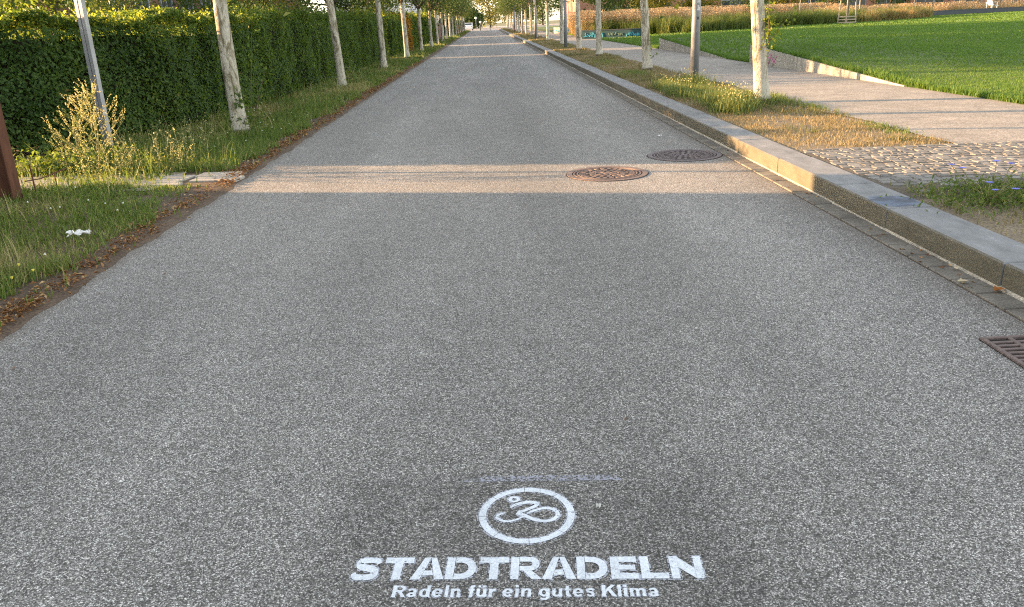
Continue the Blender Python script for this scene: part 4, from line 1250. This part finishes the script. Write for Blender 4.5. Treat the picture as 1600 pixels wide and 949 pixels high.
# ================================================================== POLES
def lamp_pole(loc, label, stickers=False, r=.083):
    root = empty("street_lamp", loc, 0, label, "street lamp", "grey lamp poles on the right verge")
    p = MB(); p.tube([(0, 0, -.02), (0, 0, 1.2), (0, 0, 4.6)], [r, r, r * .72], 20); p.build("pole", M_polegrey, root, True)
    a = MB(); a.tube([(0, 0, 4.6), (-.15, 0, 4.95), (-.9, 0, 5.1)], [.045, .04, .035], 10); a.build("arm", M_polegrey, root, True)
    h = MB(); h.box(-1.5, -.85, -.14, .14, 5.04, 5.16, None, .03); h.build("lamp_head", M_polegrey, root)
    if stickers:
        for (z, a0, w, hh, mat) in [(1.50, -75, .06, .075, M_stick1), (1.36, -72, .05, .10, M_stick2), (1.20, -78, .045, .05, M_stick3), (1.60, -80, .06, .05, M_stick1), (.98, -85, .05, .07, M_stick4), (1.42, -60, .04, .05, M_stick4)]:
            s = MB(); da = w / r / 2; aa = math.radians(a0)
            s.wedge(r + .0005, r + .0018, aa - da, aa + da, z, z + hh, seg=4); s.build("sticker", mat, root)
    return root
M_stick1 = simple("pale_sticker", (.42, .45, .47), (.5, .52, .55), 30, .5)
M_stick2 = simple("white_sticker", (.6, .6, .6), (.45, .47, .5), 60, .5)
M_stick3 = simple("black_sticker", (.015, .015, .018), (.05, .05, .05), 60, .5)
M_stick4 = simple("worn_sticker", (.12, .125, .135), (.25, .26, .27), 60, .6)
lamp_pole((4.05, 16.25, .14), "nearest grey lamp pole with peeling stickers on the right verge", True)
lamp_pole((3.80, 40.1, .14), "second lamp pole from the viewer, tan in the light, on the right verge")
lamp_pole((3.70, 62.2, .14), "third lamp pole from the viewer on the right verge")
lamp_pole((3.72, 84.0, .14), "fourth lamp pole from the viewer on the right verge")
lamp_pole((3.75, 106.0, .14), "fifth and farthest lamp pole on the right verge")

# galvanised double-channel post
root = empty("metal_post", (-5.17, 11.2, 0), math.radians(-24), "galvanised steel post with a dark slot, standing before the near hedge", "post")
for s0, s1 in ((-.062, -.009), (.009, .062)):
    m = MB(); m.box(s0, s1, -.03, .03, -.05, 3.1, None, .004); m.build("channel", M_steel, root)
m = MB(); m.box(-.0088, .0088, -.006, .022, -.05, 3.09); m.build("web", M_polegrey, root)
# rusty gate post and thin gate rails
root = empty("steel_post", (-4.83, 7.78, 0), math.radians(-4), "rusty brown steel post at the entrance path", "post")
m = MB(); m.box(-.42, .29, -.012, .012, -.05, 1.35); m.build("plate", M_rust, root)
m = MB(); m.box(.2905, .302, -.07, .07, -.05, 1.35); m.box(-.432, -.4205, -.07, .07, -.05, 1.35); m.build("flange", M_rust, root)
root = empty("wire_fence", (-4.5, 8.02, 0), math.radians(75), "thin bent metal rail and stake low beside the rusty post", "fence")
m = MB(); m.tube([(0, 0, .0), (0, 0, .32)], .008, 6); m.build("stake", M_rust, root)
m = MB(); m.tube([(.28, .0, 0), (.28, 0, .2)], .006, 6); m.build("stake", M_rust, root)
m = MB(); m.tube([(-.1, 0, .17), (.1, 0, .16), (.45, 0, .2)], .006, 6); m.build("rail", M_rust, root)
root = empty("gate_post", (-7.6, 10.02, 0), 0, "slim steel gate post at the far side of the entrance path", "post")
m = MB(); m.tube([(0, 0, 0), (0, 0, 1.9)], .035, 10); m.build("tube", M_steel, root)
m = MB(); m.tube([(0, 0, 1.9), (0, 0, 1.93)], [.045, .02], 10); m.build("cap", M_steel, root)

# entrance pavers: each lies loose, four slabs
PV = [(-2.90, 8.72, .48, .24, 3), (-2.86, 8.45, .50, .24, 3), (-3.36, 8.55, .32, .42, -2), (-3.30, 8.24, .28, .12, 5)]
PLb = ["rear concrete paver at the asphalt edge of the entrance path", "front concrete paver at the asphalt edge of the entrance path", "worn concrete paver second in from the asphalt, grass around it", "small broken paver piece in front of the worn one"]
M_paver = speck("paver_concrete", (.27, .26, .235), (.42, .40, .36), 120, (.8, 1.15))
for (x, y, w, d, a), lb_ in zip(PV, PLb):
    m = MB(); m.box(-w / 2, w / 2, -d / 2, d / 2, -.02, .030, None, .005)
    o = m.build("paving_slab", M_paver); o.location = (x, y, 0); o.rotation_euler = (0, 0, math.radians(a - 10))
    tag(o, lb_, "paving slab", "concrete slabs of the entrance path")

# far left fence, gate pillar
root = empty("garden_fence", (-4.3, 79.6, 0), 0, "pale blue board fence far along the left side", "fence")
m = MB()
M_bluef = simple("pale_blue_boards", (.36, .46, .55), (.46, .55, .62), 2, .8)
y = .5
while y < 9.5: m.box(-.02, .02, y, y + .42, .1, 1.25); y += .44
m.build("boards", M_bluef, root)
for k in range(5):
    p = MB(); p.box(-.05, .05, .38 + 2.2 * k - .06, .38 + 2.2 * k + .04, 0, 1.35); p.location = None; o = p.build("post", M_frame, root)
m = MB(); m.box(-.25, .25, -.25, .25, 0, 1.5, None, .03)
o = m.build("gate_pillar", simple("pink_plaster", (.45, .28, .26), (.52, .34, .31), 3, .8)); o.location = (-4.3, 79.3, 0)
tag(o, "squat pinkish pillar at the start of the pale blue fence", "pillar")

# bollards at the end of the road
M_boll = simple("dark_bollard_paint", (.02, .022, .025), (.035, .037, .04), 10, .5)
for (x, lb_) in ((-.82, "left one of two dark bollards at the end of the road"), (.95, "right one of two dark bollards at the end of the road")):
    root = empty("bollard", (x, 158, 0), 0, lb_, "bollard", "dark bollards closing the road")
    m = MB(); m.tube([(0, 0, 0), (0, 0, .85), (0, 0, .95)], [.10, .095, .08], 12); m.build("shaft", M_boll, root)
    m = MB(); m.tube([(0, 0, .952), (0, 0, 1.0), (0, 0, 1.04)], [.12, .12, .05], 12); m.build("cap", M_boll, root)
# globe lamps at the far end
M_globe = simple("milk_glass", (.78, .78, .76), (.85, .85, .82), 2, .3)
for (x, y, h, lb_) in ((-1.7, 172, 2.3, "taller globe lamp at the left of the street's far end"), (-.95, 190, 1.5, "lower globe lamp behind the left bollard")):
    root = empty("globe_lamp", (x, y, 0), 0, lb_, "street lamp", "globe lamps at the far end of the street")
    m = MB(); m.tube([(0, 0, 0), (0, 0, h - .2)], .05, 8); m.build("pole", M_polegrey, root)
    pts = [(0, 0, h - .26 + .52 * k / 8) for k in range(9)]; rad = [max(.02, .26 * math.sin(PI * k / 8)) for k in range(9)]
    m = MB(); m.tube(pts, rad, 14); m.build("globe", M_globe, root, True)

# far parked car
def car(loc, rz):
    root = empty("parked_car", loc, rz, "small white car parked at the far left end of the street", "car")
    prof = [(-2.05, .35), (-2.05, .85), (-1.85, 1.0), (-1.5, 1.42), (.3, 1.45), (1.0, .98), (1.95, .82), (2.08, .6), (2.05, .32)]
    V = [(x, s * .82, z) for s in (-1, 1) for (x, z) in prof]; n = len(prof)
    F = [tuple(range(n))[::-1], tuple(range(n, 2 * n))] + [(i, (i + 1) % n, n + (i + 1) % n, n + i) for i in range(n)]
    m = MB(); m.add(V, F); m.build("body", M_white, root)
    for s in (-1, 1):
        w = MB(); w.box(-1.4, -.35, s * .825 - .004, s * .825 + .004, .98, 1.36); w.build("window", M_glass, root)
        w = MB(); w.box(-.25, .35, s * .825 - .004, s * .825 + .004, .98, 1.36); w.build("window", M_glass, root)
        for x in (-1.3, 1.3):
            w = MB(); w.tube([(x, s * .70, .32), (x, s * .86, .32)], .32, 16); ww = w.build("wheel", M_black, root)
            h = MB(); h.tube([(x, s * .862, .32), (x, s * .87, .32)], .19, 12); h.build("rim", M_steel, ww)
    w = MB(); M = Matrix.Translation((-2.06, 0, .78)); w.box(-.005, .005, -.75, -.5, -.06, .06, M); w.build("tail_light", simple("red_lens", (.4, .02, .02), None, 4, .3), root)
    w = MB(); M = Matrix.Translation((-2.06, 0, .78)); w.box(-.005, .005, .5, .75, -.06, .06, M); w.build("tail_light", bpy.data.materials["red_lens"], root)
    w = MB(); M = Matrix.Translation((-1.70, 0, 1.22)) @ Matrix.Rotation(math.radians(40), 4, 'Y'); w.box(-.004, .008, -.65, .65, -.18, .18, M); w.build("rear_window", M_glass, root)
    return root
car((-3.2, 170, 0), math.radians(90))

# ================================================================== IRONWORK
def manhole(loc, iron, label, rz):
    root = empty("manhole_cover", loc, rz, label, "manhole cover", "round cast iron manhole covers in the road")
    f = MB(); f.wedge(.345, .395, 0, 2 * PI - 1e-4, -.02, .007, seg=64); f.build("frame", iron, root)
    c = MB()
    for (r0, r1) in ((.318, .332), (.285, .297), (.11, .122), (.0, .035)):
        c.wedge(r0, r1, 0, 2 * PI - 1e-4, .002, .0085, seg=48)
    for k in range(24):
        a = 2 * PI * k / 24
        c.wedge(.218, .272, a + .03, a + .17, .002, .0085)
    for k in range(16):
        a = 2 * PI * k / 16
        c.wedge(.132, .180, a + .04, a + .24, .002, .0085)
        if k % 2: c.wedge(.188, .208, a + .04, a + .30, .002, .0085)
    for k in range(8):
        a = 2 * PI * k / 8; c.wedge(.05, .098, a + .08, a + .5, .002, .0085)
    b_ = MB(); b_.wedge(.0, .334, 0, 2 * PI - 1e-4, -.02, .0025, seg=64); cv = b_.build("cover", M_irondark, root)
    c.build("relief", iron, cv)
    h = MB()
    for k in range(16):
        a = 2 * PI * k / 16 + .12; h.wedge(.190, .214, a + .17, a + .30, .0026, .0032)
    h.build("dark_vent_patch", M_black, cv)  # black patches on the cover stand in for the dark of open holes
    d = MB(); d.wedge(.334, .345, 0, 2 * PI - 1e-4, -.02, .001, seg=64); d.wedge(.395, .405, 0, 2 * PI - 1e-4, -.02, .0015, seg=64); d.build("joint", M_black, root)
manhole((1.13, 7.86, 0), M_iron, "reddish rusty manhole cover in the sunlit strip, nearer and left", .2)
manhole((2.10, 8.74, 0), M_iron2, "grey manhole cover in the shade near the kerb, farther and right", .5)

root = empty("drain_grate", (2.175, 2.86, 0), 0, "rusty square drain grate in the road beside the gutter", "drain grate")
m = MB(); m.box(0, .47, 0, .48, -.03, .003); m.build("dark_pit_plate", M_black, root)  # black plate stands in for the shaded pit under the bars
m = MB(); m.box(0, .47, 0, .022, -.03, .014, None, .003); m.box(0, .47, .458, .48, -.03, .014, None, .003); m.box(0, .022, .0225, .4575, -.03, .014, None, .003); m.box(.448, .47, .0225, .4575, -.03, .014, None, .003); m.build("frame", M_iron, root)
m = MB()
for k in range(1, 4): m.box(.022 + k * .1065 - .010, .022 + k * .1065 + .010, .023, .457, .0035, .0125, None, .002)
for k in range(1, 11): m.box(.0225, .4475, .022 + k * .0396 - .009, .022 + k * .0396 + .009, .0035, .0115, None, .002)
m.build("bars", M_iron, root)

# ================================================================== STENCILLED MARKING
def paint_mat(name, cov, col=(.62, .68, .74)):
    m, nt, N, L, P = new_mat(name)
    g = geo_pos(nt)
    c = ramp(nt, noise(nt, 9, 4, .6, g), [(.3, tuple(x * .82 for x in col)), (.65, col)])
    c = mix(nt, 1.0, c, ramp(nt, noise(nt, 160, 2, .6, g), [(.35, .80), (.65, 1.06)]), 'MULTIPLY')
    L.new(c, P.inputs["Base Color"]); P.inputs["Roughness"].default_value = .8
    v1 = N.new("ShaderNodeTexVoronoi"); v1.inputs["Scale"].default_value = 150; L.new(g, v1.inputs["Vector"])
    s1 = N.new("ShaderNodeSeparateColor"); L.new(v1.outputs["Color"], s1.inputs[0])
    f = math_n(nt, 'ADD', math_n(nt, 'MULTIPLY', s1.outputs[0], .55), math_n(nt, 'MULTIPLY', noise(nt, 240, 2, .6, g), .45))
    a = math_n(nt, 'MULTIPLY', math_n(nt, 'SUBTRACT', f, 1 - cov), 9.0, None, True)
    tr = N.new("ShaderNodeBsdfTransparent"); ms = N.new("ShaderNodeMixShader")
    L.new(a, ms.inputs[0]); L.new(tr.outputs[0], ms.inputs[1]); L.new(P.outputs[0], ms.inputs[2])
    L.new(ms.outputs[0], N["Material Output"].inputs["Surface"])
    return m
M_paint = paint_mat("stencil_paint", .86, (.76, .82, .88))
M_over = paint_mat("stencil_overspray", .56, (.5, .53, .60))
M_smudge = paint_mat("paint_smudge", .56, (.35, .36, .42))

stencil = empty("road_stencil", (.03, 1.92, 0), 0, "white sprayed stencil on the asphalt, cyclist ring above lettering", "road marking")
def thick_path(pts, w):
    """2D outline polygon (closed) of a smooth stroke with per-point half width"""
    pts = [Vector((p[0], p[1])) for p in pts]
    # catmull-rom
    out = []
    for i in range(len(pts) - 1):
        p0 = pts[max(i - 1, 0)]; p1 = pts[i]; p2 = pts[i + 1]; p3 = pts[min(i + 2, len(pts) - 1)]
        for k in range(6):
            t = k / 6
            out.append((.5 * ((2 * p1) + (-p0 + p2) * t + (2 * p0 - 5 * p1 + 4 * p2 - p3) * t * t + (-p0 + 3 * p1 - 3 * p2 + p3) * t ** 3), (i + t) / (len(pts) - 1)))
    out.append((pts[-1], 1.0))
    V = []; F = []
    for i, (p, t) in enumerate(out):
        d = (out[min(i + 1, len(out) - 1)][0] - out[max(i - 1, 0)][0]).normalized(); n = Vector((-d.y, d.x))
        ww = np.interp(t, np.linspace(0, 1, len(w)), w) if hasattr(w, '__len__') else w
        V += [(p.x + n.x * ww, p.y + n.y * ww), (p.x - n.x * ww, p.y - n.y * ww)]
        if i: F.append((2 * i - 2, 2 * i - 1, 2 * i + 1, 2 * i))
    return V, F
# the emblem: coordinates in metres relative to (.055, 2.145)
EX, EY = .058 - .03, 2.15 - 1.92
def emblem(z, grow, mat, tagname):
    m = MB(); R0, R1 = .127 - grow, .149 + grow
    for k in range(8):
        a0 = PI / 2 + k * PI / 4 + .006; a1 = a0 + PI / 4 - .012
        V = []; F = []
        for j in range(13):
            a = a0 + (a1 - a0) * j / 12
            V += [(EX + R0 * math.cos(a), EY + R0 * math.sin(a), z), (EX + R1 * math.cos(a), EY + R1 * math.sin(a), z)]
            if j: F.append((2 * j - 2, 2 * j - 1, 2 * j + 1, 2 * j))
        m.add(V, F)
    m.build("ring" if grow == 0 else "ring_overspray", mat, stencil)
    s = MB()
    # head ring
    V = []; F = []
    for j in range(17):
        a = 2 * PI * j / 16
        V += [(EX - .036 + (.0075 - grow) * math.cos(a), EY + .086 + (.0085 - grow) * math.sin(a), z), (EX - .036 + (.019 + grow) * math.cos(a), EY + .086 + (.017 + grow) * math.sin(a), z)]
        if j: F.append((2 * j - 2, 2 * j - 1, 2 * j + 1, 2 * j))
    s.add(V, F)
    strokes = [([(-.050, .040), (-.028, .058), (.008, .066), (.034, .058), (.030, .044), (.004, .026), (-.026, .012)], [.003, .007, .008, .008, .007, .006, .007]),
               ([(-.032, .008), (-.012, -.002), (.016, -.026), (.046, -.040), (.078, -.036), (.096, -.010), (.086, .018), (.056, .028), (.026, .018), (.000, .004)], [.007, .0075, .0075, .0065, .0065, .0065, .0065, .006, .005, .003]),
               ([(-.066, .014), (-.088, .004), (-.092, -.014), (-.074, -.030), (-.050, -.032), (-.026, -.022), (-.010, -.010)], [.0025, .0045, .005, .005, .0045, .004, .003])]
    for i, (p, w) in enumerate(strokes):
        V, F = thick_path([(EX + a, EY + b) for a, b in p], [x + grow for x in w])
        s.add([(v[0], v[1], z + .0002 * i) for v in V], F)
    s.build("cyclist" if grow == 0 else "cyclist_overspray", mat, stencil)
emblem(.0018, 0, M_paint, "")
emblem(.0008, .006, M_over, "")

# lettering: every glyph is drawn from outlines and strokes in a cap-height = 1 box
def arc(cx, cy, rx, ry, a0, a1, n=18):
    return [(cx + rx * math.cos(math.radians(a0 + (a1 - a0) * k / n)), cy + ry * math.sin(math.radians(a0 + (a1 - a0) * k / n))) for k in range(n + 1)]
def strip(outer, inner):
    V = []; F = []
    for i, (a, b) in enumerate(zip(outer, inner)):
        V += [a, b]
        if i: F.append((2 * i - 2, 2 * i - 1, 2 * i + 1, 2 * i))
    return V, F
def quad(*p): return list(p), [(0, 1, 2, 3)]
T_, H_ = .40, .25      # stem and bar thickness of the extended bold capitals
def glyph(ch):
    if ch == 'T': return 1.36, [quad((0, 1 - H_), (1.36, 1 - H_), (1.36, 1), (0, 1)), quad((.48, 0), (.88, 0), (.88, 1 - H_), (.48, 1 - H_))]
    if ch == 'L': return 1.22, [quad((0, 0), (T_, 0), (T_, 1), (0, 1)), quad((T_, 0), (1.22, 0), (1.22, H_), (T_, H_))]
    if ch == 'E': return 1.24, [quad((0, 0), (T_, 0), (T_, 1), (0, 1)), quad((T_, 0), (1.24, 0), (1.24, H_), (T_, H_)), quad((T_, .40), (1.14, .40), (1.14, .62), (T_, .62)), quad((T_, 1 - H_), (1.22, 1 - H_), (1.22, 1), (T_, 1))]
    if ch == 'N': return 1.46, [quad((0, 0), (.36, 0), (.36, 1), (0, 1)), quad((1.10, 0), (1.46, 0), (1.46, 1), (1.10, 1)), quad((.363, .50), (1.097, 0), (1.097, .46), (.363, 1))]
    if ch == 'A': return 1.56, [quad((0, 0), (.44, 0), (.80, 1), (.50, 1)), quad((1.12, 0), (1.56, 0), (1.06, 1), (.803, 1)), quad((.52, .18), (1.04, .18), (.96, .40), (.60, .40))]
    if ch == 'D':
        o = [(T_ + .006, 1)] + arc(.68, .5, .74, .5, 90, -90) + [(T_ + .006, 0)]
        i = [(T_ + .006, 1 - H_)] + arc(.66, .5, .38, .5 - H_, 90, -90) + [(T_ + .006, H_)]
        return 1.42, [quad((0, 0), (T_ - .02, 0), (T_ - .02, 1), (0, 1)), strip(o, i)]
    if ch == 'R':
        o = [(T_ + .006, 1)] + arc(.92, .69, .42, .31, 90, -90) + [(T_ + .006, .38)]
        i = [(T_ + .006, .79)] + arc(.88, .69, .12, .10, 90, -90) + [(T_ + .006, .59)]
        return 1.42, [quad((0, 0), (T_ - .02, 0), (T_ - .02, 1), (0, 1)), strip(o, i), quad((.58, .375), (.98, .375), (1.46, 0), (.98, 0))]
    if ch == 'S':
        V, F = thick_path([(1.20, .72), (1.10, .86), (.72, .885), (.34, .84), (.28, .70), (.46, .58), (.84, .50), (1.08, .40), (1.10, .24), (.92, .13), (.60, .11), (.24, .14), (.10, .30)], [.11, .13, .125, .14, .16, .15, .15, .15, .16, .14, .125, .13, .10])
        return 1.34, [(V, F)]
GAP = .14
def draw_word(glyphs, x0, y0, width, cap, total, rz, z, mat, name, grow=0.0):
    """glyphs: list of (x, parts) in cap units"""
    k = width / total; c, s_ = math.cos(rz), math.sin(rz); m = MB(); nz = 0
    for (gx, parts) in glyphs:
        for (V, F) in parts:
            nz += 1
            if grow:
                cx = sum(v[0] for v in V) / len(V); cy = sum(v[1] for v in V) / len(V)
            VV = []
            for v in V:
                X = (v[0] + gx) * k; Y = v[1] * cap
                if grow: X += grow * (1 if v[0] > cx else -1); Y += grow * (1 if v[1] > cy else -1)
                VV.append((x0 + X * c - Y * s_ - stencil.location.x, y0 + X * s_ + Y * c - stencil.location.y, z + .00006 * (nz % 9)))
            m.add(VV, F)
    return m.build(name, mat, stencil)
TR = math.atan2(-.075, .985)
gl = []; x = 0
for ch in "STADTRADELN":
    w_, parts = glyph(ch)
    if ch == 'A': x -= .10
    gl.append((x, parts)); x += w_ + GAP - (.10 if ch == 'A' else 0) - (.04 if ch in 'T' else 0)
tot = x - GAP
# lower-case slogan from bold strokes, x-height .70
SW = .105
def st_(pts, w=SW):
    return thick_path(pts, w)
def ln_(x0, y0, x1, y1, w=SW):
    d = Vector((x1 - x0, y1 - y0)).normalized(); n = Vector((-d.y, d.x)) * w
    return quad((x0 + n.x, y0 + n.y), (x0 - n.x, y0 - n.y), (x1 - n.x, y1 - n.y), (x1 + n.x, y1 + n.y))
def ring_(cx, cy, rx, ry, a0=0, a1=360, w=SW, wy=.075):
    return strip(arc(cx, cy, rx, ry, a0, a1, 20), arc(cx, cy, rx - 2 * w, ry - 2 * wy, a0, a1, 20))
def low(ch):
    b = []
    if ch == ' ': return .34, b
    if ch == 'R': return .86, [ln_(.12, 0, .12, 1, .12), strip([(.24, 1)] + arc(.52, .72, .30, .28, 90, -90) + [(.24, .44)], [(.24, .84)] + arc(.50, .72, .11, .12, 90, -90) + [(.24, .60)]), quad((.38, .43), (.62, .43), (.90, 0), (.62, 0))]
    if ch == 'K': return .90, [ln_(.12, 0, .12, 1, .12), quad((.25, .36), (.25, .62), (.62, 1.0), (.90, 1.0)), quad((.40, .50), (.56, .68), (.94, 0), (.66, 0))]
    if ch == 'a': return .70, [st_([(.10, .54), (.22, .64), (.40, .64), (.50, .52), (.50, .30), (.52, .04)], [.07, .08, .08, .10, .105, .09]), ring_(.30, .20, .28, .21, 30, 350)]
    if ch == 'd': return .74, [ring_(.33, .35, .33, .36), ln_(.59, 0, .59, 1)]
    if ch == 'e': return .72, [ring_(.34, .35, .34, .36, 12, 325), ln_(.14, .345, .64, .345, .055)]
    if ch == 'l': return .28, [ln_(.12, 0, .12, 1)]
    if ch == 'i': return .28, [ln_(.12, 0, .12, .70), ln_(.12, .80, .12, 1.0)]
    if ch == 'n': return .70, [ln_(.12, 0, .12, .70), st_([(.20, .50), (.30, .61), (.44, .61), (.53, .50), (.53, .25), (.53, 0)], [.06, .08, .08, .10, .105, .105])]
    if ch == 'u': return .70, [ln_(.55, 0, .55, .70), st_([(.13, .70), (.13, .40), (.13, .20), (.22, .09), (.36, .09), (.48, .20)], [.105, .105, .10, .08, .08, .06])]
    if ch == '\u00fc': 
        w_, p_ = low('u'); return w_, p_ + [ln_(.20, .80, .20, .97, .085), ln_(.48, .80, .48, .97, .085)]
    if ch == 'm': return 1.08, [ln_(.12, 0, .12, .70), st_([(.20, .50), (.28, .61), (.40, .61), (.50, .50), (.51, .25), (.51, 0)], [.06, .08, .08, .10, .105, .105]), st_([(.60, .50), (.68, .61), (.80, .61), (.90, .50), (.91, .25), (.91, 0)], [.06, .08, .08, .10, .105, .105])]
    if ch == 'r': return .46, [ln_(.12, 0, .12, .70), st_([(.20, .44), (.28, .58), (.44, .61)], [.07, .085, .095])]
    if ch == 'f': return .42, [st_([(.20, 0), (.20, .40), (.20, .74), (.28, .90), (.42, .92)], [.105, .105, .105, .09, .075]), ln_(.02, .60, .40, .60, .075)]
    if ch == 't': return .44, [st_([(.20, .92), (.20, .60), (.20, .24), (.27, .09), (.40, .085)], [.105, .105, .105, .09, .075]), ln_(.02, .60, .40, .60, .075)]
    if ch == 's': return .60, [st_([(.50, .50), (.42, .61), (.26, .62), (.13, .54), (.18, .43), (.36, .34), (.47, .24), (.42, .10), (.24, .07), (.09, .17)], [.06, .07, .07, .085, .085, .085, .09, .08, .07, .06])]
    if ch == 'g': return .74, [ring_(.33, .37, .33, .34), st_([(.59, .70), (.59, .30), (.58, -.02), (.46, -.17), (.26, -.19), (.10, -.10)], [.105, .105, .10, .085, .075, .06])]
gs_ = []; x = 0
for ch in "Radeln f\u00fcr ein gutes Klima":
    w_, parts = low(ch); gs_.append((x, parts)); x += w_ + (.10 if ch != ' ' else 0)
tot2 = x - .10
draw_word(gl, -.452, 1.879, .982, .096, tot, TR, .0018, M_paint, "main_word")
draw_word(gl, -.452, 1.879, .982, .096, tot, TR, .0008, M_over, "main_word_overspray", .0045)
draw_word(gs_, -.325, 1.797, .718, .047, tot2, TR, .0018, M_paint, "slogan")
draw_word(gs_, -.325, 1.797, .718, .047, tot2, TR, .0008, M_over, "slogan_overspray", .0025)
# faint edge of the stencil sheet above the ring
m = MB(); 
m.add([(-.20, .440, .0012), (.36, .398, .0012), (.33, .432, .0012), (.10, .452, .0012), (-.10, .462, .0012)], [(0, 1, 2, 3, 4)])
m.build("overspray_strip", M_smudge, stencil)

# ================================================================== SMALL THINGS
def crumpled(name, loc, rx, ry, mat, label, cat, amp=.012, n=10, seed=1, h=.02):
    rs = np.random.default_rng(seed); V = []; F = []
    for j in range(n):
        for i in range(n):
            u = i / (n - 1) * 2 - 1; v = j / (n - 1) * 2 - 1
            k = 1 - .35 * (abs(u) * abs(v)) + rs.normal() * .10
            V.append((u * rx * k, v * ry * k, h + amp * rs.normal() + .01 * math.sin(u * 6 + v * 3)))
    for j in range(n - 1):
        for i in range(n - 1): F.append((j * n + i, j * n + i + 1, (j + 1) * n + i + 1, (j + 1) * n + i))
    o = mk(name, V, F, mat); o.location = loc; tag(o, label, cat); return o
crumpled("paper_scrap", (-3.12, 6.0, .05), .095, .045, M_white, "crumpled white paper scrap lying in the left verge grass", "litter", .007, 14, 3, .03)
def dead_leaf(loc, size, rz, label, col):
    root = MB(); V = []; F = []
    n = 8
    for i in range(n + 1):
        t = i / n; w = size * .32 * math.sin(PI * (.08 + .92 * t)) * (1 + .25 * math.sin(t * 17)); z = .010 + size * .25 * (t - .5) ** 2
        V += [(size * (t - .5), -w, z + w * .55), (size * (t - .5), 0, z), (size * (t - .5), w, z + w * .65)]
        if i:
            b = 3 * i; F += [(b - 3, b - 2, b + 1, b), (b - 2, b - 1, b + 2, b + 1)]
    root.add(V, F); o = root.build("fallen_leaf", col); o.location = loc; o.rotation_euler = (0, 0, rz)
    tag(o, label, "leaf", "single dead leaves in the gutter")
M_dl1 = simple("orange_dead_leaf", (.34, .12, .03), (.5, .22, .06), 60, .7)
M_dl2 = simple("pale_dead_leaf", (.48, .40, .25), (.6, .5, .34), 60, .7)
dead_leaf((2.62, 3.92, .012), .075, .4, "curled orange brown leaf against the foot of the kerb", M_dl1)
dead_leaf((2.61, 4.32, .012), .045, 1.4, "small pale leaf touching the kerb, beyond the orange one", M_dl2)
dead_leaf((2.52, 4.08, .012), .06, .1, "pale dry leaf on the gutter stones left of the orange one", M_dl2)
o = crumpled("paper_scrap", (2.15, 10.3, .0), .03, .02, M_white, "tiny white scrap on the asphalt beyond the grey manhole cover", "litter", .003, 5, 7, .008)
o = crumpled("paper_scrap", (.285, 2.17, .0), .009, .004, M_white, "tiny pale chip on the asphalt right of the cyclist ring", "litter", .001, 4, 9, .006)
